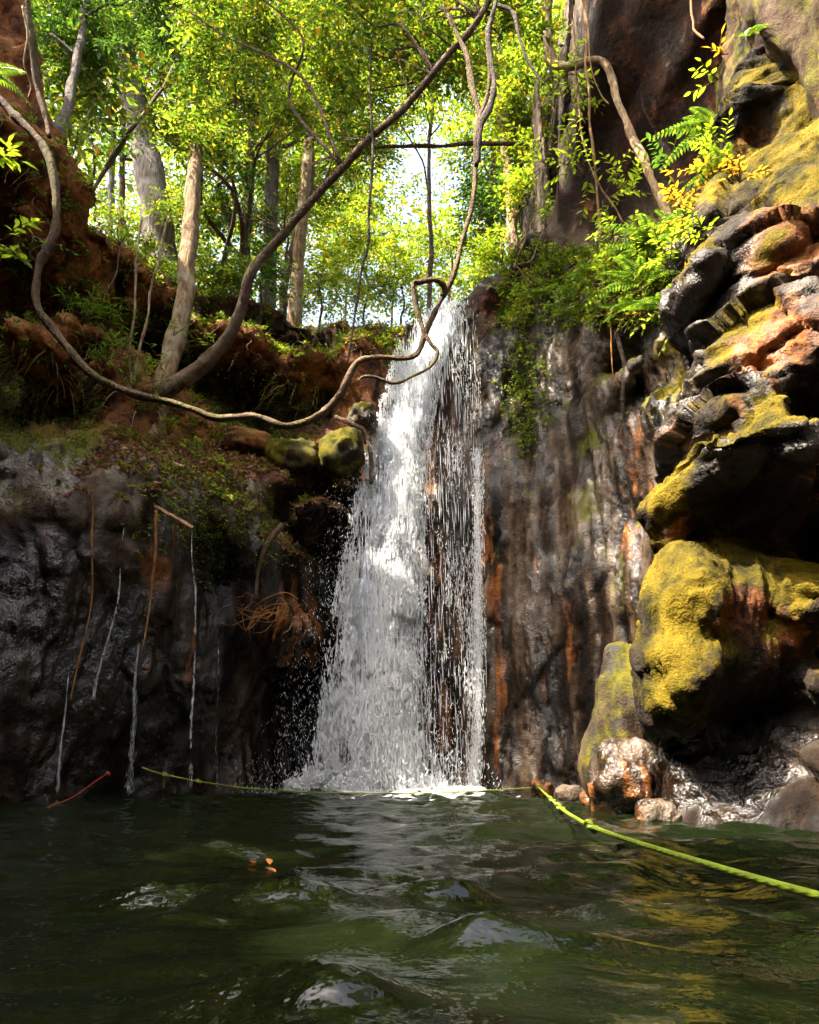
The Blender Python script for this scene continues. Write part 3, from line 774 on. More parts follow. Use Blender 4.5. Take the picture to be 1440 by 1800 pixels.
V, F = droplets(c, 0.015 + 0.05 * g.random(n), 0.007 + 0.016 * g.random(n), g.normal(0, 0.5, n), 5); G.add(V, F)
link("base_foam", G.mesh("base_foam"), M_WHITE, waterfall, kind='stuff')

def trickle(label, pts, n, spread, seed, cling=True):
    g = np.random.default_rng(seed)
    C = catmull(np.array([snap(q[0], q[1], out=.10) if cling else P(*q) for q in pts]), 40)
    u = g.random(n) ** 0.8 * (len(C) - 1.01)
    i = u.astype(int); f = (u - i)[:, None]
    c = C[i] * (1 - f) + C[i + 1] * f
    keep = vnoise(c[:, 0] * 2, c[:, 1] * 2, c[:, 2] * 5, seed) > -0.55
    c = c[keep]; m_ = len(c)
    c[:, 0] += 0.03 * vnoise(c[:, 2] * 1.7, 0 * c[:, 2] + seed, 0 * c[:, 2], 7)
    w = spread * (0.3 + c[:, 2].max() - c[:, 2])
    c = c + np.stack([g.normal(0, 1, m_) * w, g.normal(0, 1, m_) * w, 0 * w], -1)
    V, F = droplets(c, 0.02 + 0.09 * g.random(m_) ** 2, 0.0007 + 0.0011 * g.random(m_), g.normal(0, 0.02, m_), seed)
    G = Geo(); G.add(V, F)
    o = thing("water_trickle", label, "trickle", "thin trickles down the dark wall", tuple(C[-1]))
    link("falling_drops", G.mesh("falling_drops", False, C[-1]), M_WHITE, o, kind='stuff')
trickle("thin stream of drops falling from the tip of the bamboo spout", [(341,930,7.2),(340,1050,7.2),(336,1200,7.2),(330,1385,7.2)], 420, 0.003, 31, False)
trickle("broad thin trickle beside the ochre hanging root", [(252,1130,7.2),(244,1220,7.2),(236,1300,7.2),(230,1392,7.2)], 520, 0.010, 32)
trickle("trickle dripping from the end of the long orange root", [(128,1190,6.8),(118,1260,6.8),(110,1320,6.8),(104,1398,6.8)], 260, 0.006, 33)
trickle("forked trickle running over the pale wet bulge", [(228,930,6.95),(222,1000,6.95),(214,1060,6.95),(190,1160,6.95),(172,1230,6.95)], 330, 0.004, 34)
trickle("sparse drops falling between the spout and the roots", [(385,1090,7.9),(384,1200,7.9),(383,1330,7.9),(383,1385,7.9)], 90, 0.004, 35)
# ------------------------------------------------------------------ foliage and wood
def leaf_material(name, stops, trans, tcol, rough=0.42):
    m = Mat(name)
    g = m.n('NewGeometry')
    rnd = g.outputs['Random Per Island']
    col = m.ramp(rnd, stops)
    m.pr(col, rough, None, 0.35)
    t = m.n('BsdfTranslucent')
    m.put(t.inputs[0], m.mix(1.0, col, tcol, 'MULTIPLY'))
    mx = m.n('MixShader'); mx.inputs[0].default_value = trans
    m.t.links.new(m.b.outputs[0], mx.inputs[1]); m.t.links.new(t.outputs[0], mx.inputs[2]); m.t.links.new(mx.outputs[0], m.out.inputs[0])
    return m.m
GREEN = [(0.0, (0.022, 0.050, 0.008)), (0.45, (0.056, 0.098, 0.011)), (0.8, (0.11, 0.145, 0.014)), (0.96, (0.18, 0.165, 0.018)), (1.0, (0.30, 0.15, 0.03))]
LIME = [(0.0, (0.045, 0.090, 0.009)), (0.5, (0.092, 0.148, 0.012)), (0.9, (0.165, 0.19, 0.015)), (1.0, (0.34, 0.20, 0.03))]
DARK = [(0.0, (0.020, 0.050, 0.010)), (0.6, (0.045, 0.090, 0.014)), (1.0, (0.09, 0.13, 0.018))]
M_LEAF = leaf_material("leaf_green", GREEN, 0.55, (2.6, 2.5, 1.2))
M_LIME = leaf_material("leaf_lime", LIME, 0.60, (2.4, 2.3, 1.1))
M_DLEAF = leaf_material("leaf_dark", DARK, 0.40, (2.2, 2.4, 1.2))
M_FERN = leaf_material("fern_green", [(0.0, (0.035, 0.080, 0.010)), (0.6, (0.080, 0.140, 0.013)), (1.0, (0.17, 0.19, 0.018))], 0.45, (1.8, 1.9, 1.0))
M_GOLD = leaf_material("leaf_gold", [(0.0, (0.20, 0.20, 0.014)), (0.5, (0.36, 0.24, 0.016)), (1.0, (0.48, 0.20, 0.02))], 0.45, (1.7, 1.5, 1.0))
M_DEAD = leaf_material("leaf_dead", [(0.0, (0.09, 0.035, 0.015)), (0.5, (0.22, 0.10, 0.045)), (0.85, (0.34, 0.19, 0.10)), (1.0, (0.45, 0.32, 0.22))], 0.15, (1.2, 1.1, 1.0), 0.6)
M_STRAW = leaf_material("dry_grass", [(0.0, (0.10, 0.13, 0.02)), (0.4, (0.22, 0.18, 0.04)), (1.0, (0.42, 0.30, 0.11))], 0.3, (1.4, 1.3, 1.0), 0.6)

def bark_material(name, a, b, lichen, zs=0.25, moss=0.0):
    m = Mat(name)
    n1 = m.noise(m.pos((1, 1, zs)), 22, 5, 0.65, 0.4)
    n2 = m.noise(m.pos(), 3.0, 4, 0.6)
    col = m.mix(m.range(n1, 0.32, 0.66), a, b)
    col = m.mix(m.range(n2, 0.52, 0.66, 0.0, 0.75), col, lichen)
    if moss:
        col = m.mix(m.range(m.noise(m.pos(), 1.6, 4, 0.6), 0.50, 0.62, 0.0, moss), col, (0.10, 0.11, 0.012))
    return m.pr(col, 0.85, m.bump(m.math('ADD', n1, m.math('MULTIPLY', m.noise(m.pos(), 70, 2, 0.5), 0.3)), 1.0, 0.05), 0.25)
M_GREY = bark_material("grey_bark", (0.035, 0.028, 0.023), (0.15, 0.125, 0.105), (0.20, 0.185, 0.155), 0.12)
M_TAN = bark_material("tan_bark", (0.075, 0.042, 0.020), (0.37, 0.25, 0.13), (0.42, 0.36, 0.25))
M_BROWN = bark_material("brown_bark", (0.030, 0.018, 0.010), (0.13, 0.078, 0.040), (0.20, 0.15, 0.10), 0.5)
M_VINE = bark_material("vine_bark", (0.028, 0.016, 0.009), (0.12, 0.068, 0.034), (0.17, 0.115, 0.07), 0.6, 0.35)
M_DVINE = bark_material("dark_vine_bark", (0.018, 0.012, 0.009), (0.060, 0.040, 0.028), (0.10, 0.08, 0.06), 0.6)
M_ROOT = bark_material("root_bark", (0.13, 0.065, 0.025), (0.36, 0.20, 0.09), (0.40, 0.28, 0.16), 0.4)

def unit(a): return a / (np.linalg.norm(a, axis=-1, keepdims=True) + 1e-9)
def leaf_cards(c, d, nrm, L, W, fold=0.25, curl=0.15):
    """folded pointed leaves, four vertices each: stalk, two edges, tip"""
    n = len(c)
    d = unit(d); s = unit(np.cross(d, nrm)); u = np.cross(s, d)
    L, W = (np.asarray(q, float) * np.ones(n) for q in (L, W))
    V = np.empty((n, 4, 3))
    V[:, 0] = c
    mid = c + d * (L * 0.45)[:, None] + u * (W * fold)[:, None]
    V[:, 1] = mid - s * (W * 0.5)[:, None]
    V[:, 2] = c + d * L[:, None] - u * (L * curl)[:, None]
    V[:, 3] = mid + s * (W * 0.5)[:, None]
    f = np.array([(0, 2, 1), (0, 3, 2)])
    return V.reshape(-1, 3), (np.arange(n)[:, None, None] * 4 + f[None]).reshape(-1, 3)

def sprays(base, dirs, length, k, L, W, g, droop=0.25):
    """k leaves in two rows along each twig"""
    n = len(base)
    d = unit(dirs)
    side = unit(np.cross(d, np.array((0, 0, 1.0)) + g.normal(0, 0.25, (n, 3))))
    up = np.cross(side, d)
    cs, ds, ns = [], [], []
    for i in range(k):
        t = (i + 0.6 + 0.5 * g.random(n)) / k
        sg = 1 if i % 2 else -1
        c = base + d * (length * t)[:, None] - np.array((0, 0, 1.0)) * (droop * length * t * t)[:, None]
        if i == k - 1: dd = d + g.normal(0, 0.2, (n, 3))
        else: dd = d * 0.55 + side * sg * 0.85 + g.normal(0, 0.22, (n, 3))
        cs.append(c); ds.append(dd); ns.append(up + g.normal(0, 0.35, (n, 3)))
    c, dd, nn = np.concatenate(cs), np.concatenate(ds), np.concatenate(ns)
    q = len(c)
    sz = 0.75 + 0.5 * g.random(q)
    return leaf_cards(c, dd, nn, L * sz, W * sz)

def clump(G, cen, rad, n, g, L=0.075, W=0.034, k=11, length=0.42):
    """sprays filling an uneven blob: several sub-clumps with gaps between them"""
    cen, rad = np.asarray(cen), np.asarray(rad)
    m_ = max(4, n // 22)
    sub = unit(g.normal(0, 1, (m_, 3))) * (g.random((m_, 1)) ** 0.45) * rad + cen
    which = g.integers(0, m_, n)
    b = sub[which] + g.normal(0, 1, (n, 3)) * rad * (0.17 + 0.05 * g.random((m_, 1))[which])
    out = unit(b - cen) * 0.5 + g.normal(0, 0.55, (n, 3)); out[:, 2] = out[:, 2] * 0.5 - 0.05
    hf = n // 3                                            # a third of the sprays carry larger leaves
    V, F = sprays(b[hf:], out[hf:], length * (0.7 + 0.6 * g.random(n - hf)), k, L * .92, W * .92, g); G.add(V, F)
    V, F = sprays(b[:hf], out[:hf], length * (0.8 + 0.6 * g.random(hf)), max(k - 2, 5), L * 1.35, W * 1.45, g)
    G.add(V, F)
    return sub

def limb(Gt, a, b, r0, r1, g, sag=0.12, seg=6):
    a, b = np.asarray(a), np.asarray(b)
    L = np.linalg.norm(b - a)
    pts = [a] + [a + (b - a) * t + g.normal(0, 0.07 * L, 3) + np.array((0, 0, sag * L * math.sin(t * 3.14))) for t in (0.33, 0.66)] + [b]
    Gt.add(*tube(pts, np.linspace(r0, r1, 4), seg, 5, 0.02, 0, int(g.integers(999))))

def tree(label, trunk, rads, clumps, bark, leafm, seed, name="forest_tree", group="trees on the cliff top", category="tree", leaf=(0.086, 0.040), seg=12, barkamp=0.12, dens=1.0, twigs=True, k=11):
    """trunk: pixels and distance; clumps: pixel, distance, radius in metres, number of sprays"""
    g = np.random.default_rng(seed)
    tp = np.array([P(*q) for q in trunk])
    if tp[0][1] > 9.9 or name == "forest_tree":                     # stands on the ground above the gorge
        gz0 = float(ground_z(tp[0][0], tp[0][1])) - 0.25
        if tp[0][2] > gz0 + 0.1:
            tp = np.vstack([[tp[0][0] * 1.0, tp[0][1], gz0], tp]); rads = [rads[0] * 1.12] + list(rads)
    base = tp[0]
    o = thing(name, label, category, group, tuple(base))
    Gt, Gc = Geo(), Geo()
    Gt.add(*tube(tp, rads, seg, 8, 0.03, barkamp, seed))
    for (px, py, d, rad, n) in clumps:
        cen = P(px, py, d)
        sub = clump(Gc, cen, (rad, rad, rad * 0.75), int(n * dens), g, leaf[0], leaf[1], k)
        if twigs:
            i = np.argmin(np.linalg.norm(tp - cen, axis=1)); a = tp[max(i - 1, 0)] * 0.5 + tp[i] * 0.5
            r0 = min(0.5 * rads[min(i, len(rads) - 1)], 0.06)
            limb(Gt, a, cen, r0, 0.012, g)
            for s_ in sub[:8]:
                limb(Gt, cen + g.normal(0, 0.1, 3), s_, 0.010, 0.004, g, seg=4)
    link("trunk", Gt.mesh("trunk", True, base), bark, o)
    if clumps:
        link("crown", Gc.mesh("crown", False, base), leafm, o)
    return o

n1 = 400
tree("broad grey ridged trunk leaning back on the cliff top", [(310,600,12.4),(292,500,12.4),(278,400,12.4),(262,300,12.5),(236,180,12.6),(212,60,12.8),(195,-60,13)], [.40,.34,.31,.29,.27,.25,.22],
     [(110,70,12.2,1.1,n1),(235,40,12.3,1.2,n1),(330,110,12.5,1.2,n1),(150,-40,12,1.2,n1),(300,-60,12.5,1.3,n1)], M_GREY, M_LEAF, 1, seg=20, barkamp=0.16)
tree("slender grey trunk rooted on the red bank, bending up to the leaves", [(92,262,8.0),(104,225,8.1),(118,190,8.3),(128,130,8.5),(140,70,8.7),(152,0,8.9),(160,-60,9)], [.13,.10,.075,.065,.06,.055,.05],
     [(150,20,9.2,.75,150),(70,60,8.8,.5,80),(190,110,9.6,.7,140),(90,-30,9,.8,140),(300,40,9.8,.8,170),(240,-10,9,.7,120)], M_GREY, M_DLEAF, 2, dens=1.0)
tree("thin dark pole of a tree against the white sky, left of a twin", [(188,440,13.5),(196,330,13.5),(199,230,13.5),(203,100,13.6),(205,-40,13.8)], [.075,.065,.06,.055,.05],
     [(190,180,14,.8,110),(140,250,14,.7,90),(240,0,14,1.2,160)], M_GREY, M_LEAF, 3)
tree("thin dark pole of a tree close to the broad trunk", [(212,440,14),(214,330,14),(217,230,14),(219,100,14.1),(222,-40,14.2)], [.075,.065,.06,.055,.05],
     [(300,200,14.5,.8,110),(290,300,14.5,.7,70),(180,60,14.5,1.2,150)], M_BROWN, M_LIME, 4)
tree("mid brown trunk behind the snag, forking into green leaves", [(425,520,12.6),(432,400,12.6),(440,280,12.7),(452,150,12.8),(465,0,13)], [.12,.105,.095,.085,.07],
     [(410,60,12,1.2,n1),(400,190,12.5,1.0,200),(490,130,12.5,1.1,200),(440,-50,12.5,1.3,200),(400,70,10.5,.8,200),(350,230,11,.6,140),(480,220,10.8,.6,120),(560,110,10.5,.7,150),(350,245,8.9,.40,80),(300,180,9.4,.45,80)], M_BROWN, M_LEAF, 5)
tree("grey upright trunk in the leafy thicket above the cave", [(470,540,13),(474,430,13),(478,320,13),(484,200,13.1),(490,60,13.2)], [.17,.15,.14,.12,.10],
     [(540,60,12.5,1.2,n1),(570,190,13,1.0,200),(480,290,13.2,.8,130),(600,-40,13,1.3,200)], M_GREY, M_LIME, 6)
tree("pale tan trunk standing on the rim above the cave", [(518,560,11.6),(522,500,11.6),(527,430,11.6),(534,350,11.7),(545,240,11.9),(556,100,12.2)], [.13,.115,.11,.10,.09,.07],
     [(630,110,12.5,1.1,n1),(610,260,13,.8,150),(560,360,13.5,.6,80),(660,-30,12.5,1.2,200)], M_TAN, M_LEAF, 7)
tree("slim crooked stem rising beside the pale tan trunk", [(498,520,12),(510,450,12),(532,380,12),(548,310,12.1),(545,200,12.2),(530,80,12.3)], [.075,.07,.06,.055,.05,.04],
     [(470,60,12,.8,120),(640,190,12.2,.7,130),(590,20,12,.9,160)], M_BROWN, M_LEAF, 8)
tree("slim bare stem standing against the brightest sky gap", [(756,520,14),(757,400,14),(754,300,14),(760,180,14.1),(768,40,14.3)], [.055,.05,.045,.04,.035],
     [(720,60,12.5,1.1,n1),(790,120,13,1.0,200),(700,190,13,.7,110),(760,-40,13,1.2,200)], M_BROWN, M_LIME, 9)
tree("leafy tree above the fall with sunlit lime leaves", [(905,470,11.5),(900,380,11.5),(890,280,11.5),(880,160,11.4),(872,20,11.2)], [.11,.10,.09,.08,.06],
     [(860,60,11.2,1.0,240),(920,110,10.8,.9,240),(900,220,11.2,.8,200),(960,30,10.5,.8,200),(850,210,11.6,.6,100)], M_TAN, M_LIME, 10)
tree("shaded dark green tree right of the brightest sky gap", [(850,520,13),(858,430,13),(866,340,13),(872,220,13),(880,100,13)], [.10,.09,.085,.07,.06],
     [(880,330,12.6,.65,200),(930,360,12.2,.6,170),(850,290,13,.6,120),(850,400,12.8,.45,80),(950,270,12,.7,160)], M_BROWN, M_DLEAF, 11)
tree("bright lime sapling crowding the rim beside the dark rock", [(880,500,12),(882,470,12),(886,420,12),(890,380,12)], [.04,.035,.03,.02],
     [(880,440,12,.45,110),(850,460,12.5,.35,60),(930,330,11,.4,80)], M_BROWN, M_LIME, 12)
# thicket along the rim: separate shrubs
for q, (px, py, d, rad, n, mt, lab) in enumerate([
    (390,480,10.8,.55,140,M_LEAF,"round green shrub behind the snag on the rim"), (455,490,11,.45,110,M_DLEAF,"dark shrub at the foot of the leaning limb"),
    (560,500,13.5,.7,180,M_LIME,"lime shrub right of the pale tan trunk"), (640,470,15,.95,230,M_LIME,"tall lime bush under the bright sky gap"),
    (610,420,16,.9,180,M_LIME,"airy lime bush left of the bright sky gap"), (705,500,15,.6,150,M_LIME,"small lime bush just left of the lip of the fall"),
    (690,430,17,.8,90,M_LIME,"loose lime sapling in the bright sky gap"), (790,430,16,.7,110,M_LEAF,"thin green sapling behind the twisted vine"),
    (330,350,12,.6,130,M_LEAF,"green shrub between the broad trunk and the snag"), (250,450,11.5,.5,120,M_LEAF,"leafy shrub hugging the foot of the broad trunk"),
    (400,350,12,.6,130,M_DLEAF,"dark leafy bush right of the snag"), (220,390,13,.5,90,M_LIME,"lime shrub at the crest of the red bank"),
    (500,380,13.5,.7,130,M_LIME,"lime bush between the upright grey trunk and the tan one"), (160,240,11,.5,60,M_DLEAF,"dark scraggly bush on the crest of the bank")]):
    b = (px, min(py + 90, 580), d)
    tree(lab, [b, (px + 6, py + 40, d), (px, py, d)], [.03, .025, .015], [(px, py, d, rad, n)], M_BROWN, mt, 40 + q, "rim_shrub", "shrubs along the rim", "shrub", (0.085, 0.042), 6, 0.0)

# broken snag, leaning tree, vines
o = tree("pale broken snag standing on the mossy ledge", [(262,778,8.35),(280,700,8.5),(300,630,8.6),(318,560,8.7),(328,480,8.8),(334,400,8.9),(342,320,9.0),(346,272,9.05)], [.16,.125,.125,.125,.12,.115,.105,.085], [], M_TAN, None, 60, "broken_snag", None, "dead tree", seg=18, barkamp=0.20)
g = np.random.default_rng(4)
_top = P(346, 272, 9.05)
for k in range(7):
    a = k * 0.9; b0 = np.array((math.cos(a) * .055, math.sin(a) * .055, -.12))
    G = Geo(); G.add(*tube([_top + b0, _top + b0 * (1.1, 1.1, 0) + (0, 0, .04), _top + b0 * (1.5, 1.5, 0) + (g.normal(0, .02), 0, g.uniform(.08, .30))], [.045, .032, .006], 6, 4, .01, .2, k))
    link("splinter", G.mesh("splinter", True, P(262, 778, 8.35)), M_TAN, o)
o = tree("leaning tree arching from the ledge up across the pool", [(250,715,8.45),(290,690,8.4),(345,655,8.3),(395,600,8.2),(425,540,8.1),(445,480,8.0),(500,410,7.85),(565,335,7.6),(640,252,7.3),(725,172,7.0),(800,85,6.8),(880,-30,6.6)],
     [.13,.11,.095,.082,.073,.066,.058,.051,.046,.042,.039,.036], [(860,-60,6.7,.6,110),(760,-30,7,.5,60),(640,60,8.6,.75,200),(520,10,9,.8,220),(760,70,8.8,.7,180),(600,150,9.5,.6,120),(700,20,8,.6,140),(450,-10,7.5,.5,80),(600,-10,7,.45,70),(320,10,8,.5,90),(690,90,7.6,.35,50),(880,60,7.4,.4,60)], M_BROWN, M_LEAF, 61, "leaning_tree", None, seg=16, barkamp=0.15)
def vine(name, label, cat, pts, rads, mat, seed, group=None, seg=12, wob=0.02, extra=(), bark=0.34, n=8):
    tp = np.array([P(*q) for q in pts])
    o = thing(name, label, cat, group, tuple(tp[-1]))
    G = Geo(); G.add(*tube(tp, rads, seg, n, wob, bark, seed))
    link("stem", G.mesh("stem", True, tp[-1]), mat, o)
    for e_pts, e_r in extra:
        G = Geo(); G.add(*tube(np.array([P(*q) for q in e_pts]), e_r, seg, n, wob * 0.6, bark, seed + 1))
        link("side_shoot", G.mesh("side_shoot", True, tp[-1]), mat, o)
    return o
g = np.random.default_rng(8)
for k in range(16):                                           # twigs of the leaning tree
    i = int(g.integers(0, 6)); a = P(*[(500,410,7.85),(565,335,7.6),(640,252,7.3),(725,172,7.0),(800,85,6.8),(840,30,6.7)][i])
    e = a + np.array((g.normal(0, .5), g.normal(0, .35), g.uniform(.1, .8)))
    G = Geo(); limb(G, a, e, .012, .003, g, .1, 5)
    link("twig", G.mesh("twig", True, P(250,715,8.45)), M_BROWN, o)
D_ = 6.5
LI = [(-330,60),(-180,80),(-60,135),(0,180),(45,222),(80,262),(100,330),(98,400),(80,440),(67,470),(62,530),(85,570),(125,620),(165,660),(225,690),(300,707),(345,722),(385,736),(450,732),(500,750),(555,733),(598,695),(625,640),(660,628),(725,626),(748,585),(772,535),(800,468),(826,380),(836,300),(838,230),(858,150),(860,60),(880,-30)]
vine("hanging_liana", "thick brown liana sagging in a loop across the whole gorge", "vine", [(a, b, D_) for a, b in LI], np.interp(np.arange(len(LI)), [0, 8, 19, 25, 33], [.042, .040, .033, .027, .023]), M_VINE, 71,
     extra=[([(778,520,6.5),(780,503,6.45),(765,492,6.4),(740,496,6.4),(727,500,6.4),(732,540,6.4),(744,582,6.4),(757,605,6.4),(768,620,6.4),(757,643,6.4),(725,660,6.4),(693,673,6.4),(660,664,6.4),(640,664,6.4),(631,673,6.4)], [.030,.028,.028,.028,.028,.024,.022,.022,.020,.018,.016,.016,.016,.016,.010]),
            ([(847,215,6.5),(832,160,6.55),(822,100,6.6),(805,60,6.7),(780,10,6.8)], [.030,.034,.032,.028,.025])])
vine("dark_vine", "near-black twisting vine beside the thick liana near the top", "vine", [(838,290,6.3),(845,225,6.3),(862,190,6.3),(866,140,6.3),(860,60,6.3),(872,10,6.3),(885,-40,6.3)], [.022,.034,.034,.032,.032,.030,.03], M_DVINE, 72,
     extra=[([(872,8,6.3),(900,20,6.25),(912,60,6.2),(930,110,6.2),(955,150,6.2)], [.022,.022,.020,.018,.008])])
vine("thin_vine", "thin dark vine dropping straight past the brown rim", "vine", [(655,60,7.2),(652,180,7.2),(654,270,7.2),(648,380,7.2),(642,450,7.2),(625,560,7.2),(612,640,7.2)], [.012,.014,.018,.017,.017,.014,.010], M_DVINE, 73)
vine("bent_branch", "pale bent branch in front of the brown overhang", "branch", [(962,-40,8.2),(964,60,8.2),(972,112,8.2),(1000,118,8.1),(1055,108,8.0),(1075,140,7.9),(1100,210,7.7),(1130,280,7.4),(1160,345,7.2),(1180,395,7.1)], [.075,.07,.065,.055,.055,.052,.05,.05,.052,.055], M_TAN, 74, seg=12)
for q, (lab, pts, r) in enumerate([
    ("long straight rope-like root hanging before the overhang", [(1022,-40,7.7),(1030,80,7.7),(1036,200,7.7),(1044,300,7.7),(1052,380,7.7),(1056,425,7.7)], .017),
    ("thin root hanging left of the rope-like root", [(1004,-40,7.9),(1012,90,7.9),(1016,180,7.9),(1030,260,7.85),(1046,310,7.8)], .011),
    ("short curled root tip ending before the brown overhang", [(1030,-40,7.6),(1032,60,7.6),(1040,130,7.6),(1055,165,7.6),(1070,182,7.6)], .009),
    ("crossing root sloping down to the ferns", [(1046,310,7.75),(1060,340,7.7),(1080,365,7.6),(1095,390,7.5)], .010),
    ("thin pale root dangling by the mossy knob at the top", [(1212,-30,5.3),(1216,15,5.3),(1222,35,5.3),(1224,50,5.3),(1240,65,5.25)], .010)]):
    vine("hanging_root", lab, "root", pts, [r] * len(pts), M_ROOT, 80 + q, "roots hanging before the overhang", 7, 0.02)
for q, (lab, pts, r) in enumerate([
    ("pale thin stem climbing beside the snag", [(228,690,7.9),(230,600,7.95),(238,520,8.0),(242,440,8.1),(250,380,8.2)], .018),
    ("second pale stem leaning away from the snag's foot", [(228,685,8.0),(240,630,8.0),(256,560,8.05),(275,480,8.1),(285,440,8.1),(300,380,8.2)], .020),
    ("thin brown stem above the hanging grass", [(175,560,7.9),(188,515,7.9),(205,480,7.95),(212,440,8.0),(222,420,8.1)], .012),
    ("white twig forking up from the rim by the dark rock", [(935,500,9.3),(912,470,9.3),(905,465,9.3),(925,420,9.3),(938,385,9.3),(942,340,9.3),(940,250,9.3)], .014),
    ("white twig curling round the dark rock", [(905,466,9.2),(918,462,9.2),(935,455,9.2),(945,430,9.2),(960,400,9.2),(968,385,9.2)], .012),
    ("slanting thin trunk crossing before the broad trunk", [(150,350,10.3),(215,250,10.6),(260,190,10.8),(310,110,11),(360,20,11.2),(390,-40,11.3)], .040),
    ("thin slanting branch right of the snag", [(380,330,11.5),(430,290,11.5),(480,255,11.5),(560,200,11.5),(640,130,11.4)], .025),
    ("brown branch arching between vine and leaves", [(795,100,8),(770,110,8),(740,140,8),(700,150,8),(650,160,8)], .018),
    ("horizontal mossy branch level with the sky gap", [(920,250,9.5),(850,252,9.5),(780,255,9.5),(720,255,9.5),(660,262,9.5)], .038)]):
    vine("slender_branch", lab, "branch", pts, np.linspace(r, r * 0.7, len(pts)), M_TAN if q in (0, 1, 3, 4) else M_BROWN, 90 + q, "thin stems and twigs", 7, 0.025)

# leaf clumps added out of view to shade walls and pool; the wood behind
g = np.random.default_rng(9)
def mass(name, cl, L, W, mat, seed, k=9, length=0.7):
    g = np.random.default_rng(seed); G = Geo()
    for (c, rad, n) in cl: clump(G, c, rad, n, g, L, W, k, length)
    link(name, G.mesh(name, False), mat, None, kind='stuff')
far = []
for q in range(120):
    px = g.uniform(60, 1000); py = g.uniform(-40, 520)
    if math.hypot((px - 740) / 70, (py - 330) / 85) < 1 or math.hypot((px - 200) / 55, (py - 300) / 120) < 1: continue
    d = g.uniform(17, 24)
    far.append((P(px, py, d), (1.7, 1.7, 1.3), 75))
mass("far_wood", far, 0.16, 0.075, M_LIME, 21, 9, 0.8)
# (x, y, z), radius, sprays
over = [((-4.1, 6.2, 12.1), (0.8, 0.45, 0.7), 140), ((-2.6, 6.5, 12.3), (0.8, 0.5, 0.7), 130), ((-5.2, 5.6, 12), (0.8, 0.5, 0.7), 130), ((-6.4, 9.2, 11.5), (1.6, 1.5, 1.2), 170), ((-4.4, 9.6, 13.5), (1.4, 1.2, 1), 100),
        ((-7.6, -0.3, 12), (1.3, 1.0, 0.9), 190), ((-6.0, -0.9, 12.3), (1.2, 0.9, 0.9), 180), ((-8.6, 1.4, 12), (1.0, 0.9, 0.9), 120), ((-4, -2.5, 12), (2.5, 2.2, 1.2), 190), ((0, -5, 12), (3, 2.5, 1.4), 210), ((4, -3, 12), (2.5, 2.5, 1.2), 190), ((2.5, -1.2, 13), (2.0, 1.6, 1), 110), ((4.8, 2.5, 12), (1.8, 2.2, 1.2), 170),
        ((0.0, 7.9, 13.0), (1.5, 0.9, 0.8), 190), ((1.3, 7.0, 13.2), (1.3, 1.1, 0.8), 180)]
mass("added_shade_canopy", over, 0.17, 0.085, M_LEAF, 22, 9, 0.8)
print("trees", round(time.time() - T0, 1))
# ------------------------------------------------------------------ plants on the banks
def leaf_mesh(name, w=0.36, fold=0.10, curl=0.16):
    """one leaf of unit length along +Y, folded on its midrib"""
    ts = np.array([0.0, 0.16, 0.42, 0.70, 1.0]); ws = np.array([0.02, 0.62, 1.0, 0.68, 0.0]) * w * 0.5
    V, F = [], []
    for t, q in zip(ts, ws):
        z = -curl * t * t
        V += [(-q, t, z + fold * q * 2), (0, t, z), (q, t, z + fold * q * 2)]
    for i in range(4):
        a = i * 3
        F += [(a, a + 1, a + 4, a + 3), (a + 1, a + 2, a + 5, a + 4)]
    return np.array(V), np.array(F)
def leaf_data(name, mat, *a):
    V, F = leaf_mesh(name, *a)
    me = mesh_np(name, V, F, True); me.materials.append(mat); return me
def frame(d, nrm):
    d = Vector(d).normalized(); x = d.cross(Vector(nrm)).normalized(); z = x.cross(d)
    return Matrix((x, d, z)).transposed()
def place(o, pos, d, nrm, s):
    m = frame(d, nrm).to_4x4()
    o.matrix_local = Matrix.Translation(Vector(pos)) @ m @ Matrix.Scale(s, 4)

LEAFS = {k: [leaf_data("leaf", m_, w, 0.12, c) for w, c in ((0.40, 0.12), (0.34, 0.25), (0.46, 0.05))] for k, m_ in dict(green=M_LEAF, lime=M_LIME, dark=M_DLEAF, gold=M_GOLD, fern=M_FERN).items()}
NARROW = [leaf_data("leaf", M_FERN, 0.16, 0.1, c) for c in (0.1, 0.3)]

def shrub(label, at, stems, per, L, kind, spread=0.35, height=0.4, lean=(0, -0.3, 0.3), seed=0, name="leafy_plant", group="leafy plants on the banks", narrow=False, r=0.006):
    g = np.random.default_rng(seed)
    at = np.asarray(at, float)
    o = thing(name, label, "plant", group, tuple(at))
    for s_ in range(stems):
        d = np.asarray(lean) + g.normal(0, spread, 3)
        d = unit(d) * height * (0.7 + 0.6 * g.random())
        end = d; mid = d * 0.5 + g.normal(0, 0.03, 3) + np.array((0, 0, 0.10 * height))
        G = Geo(); G.add(*tube([(0, 0, 0), mid, end], [r, r * 0.8, r * 0.4], 5, 4))
        so = link("stem", G.mesh("stem"), M_BROWN, o)
        C = catmull(np.array([(0, 0, 0), mid, end]), 12)
        for k in range(per):
            t = 0.25 + 0.75 * (k + 0.5) / per
            i = min(int(t * (len(C) - 1)), len(C) - 2)
            p = C[i]; ax = unit(C[i + 1] - C[i])
            sd = unit(np.cross(ax, (0, 0, 1)) + 1e-3)
            dd = ax * 0.5 + sd * (0.9 if k % 2 else -0.9) + g.normal(0, 0.25, 3)
            if k == per - 1: dd = ax
            me = (NARROW if narrow else LEAFS[kind])[g.integers(0, 2 if narrow else 3)]
            lf = link("leaf", me, None, so)
            place(lf, p, dd, np.array((0, -0.25, 1.0)) + g.normal(0, 0.3, 3), L * (0.7 + 0.5 * g.random()))
    return o

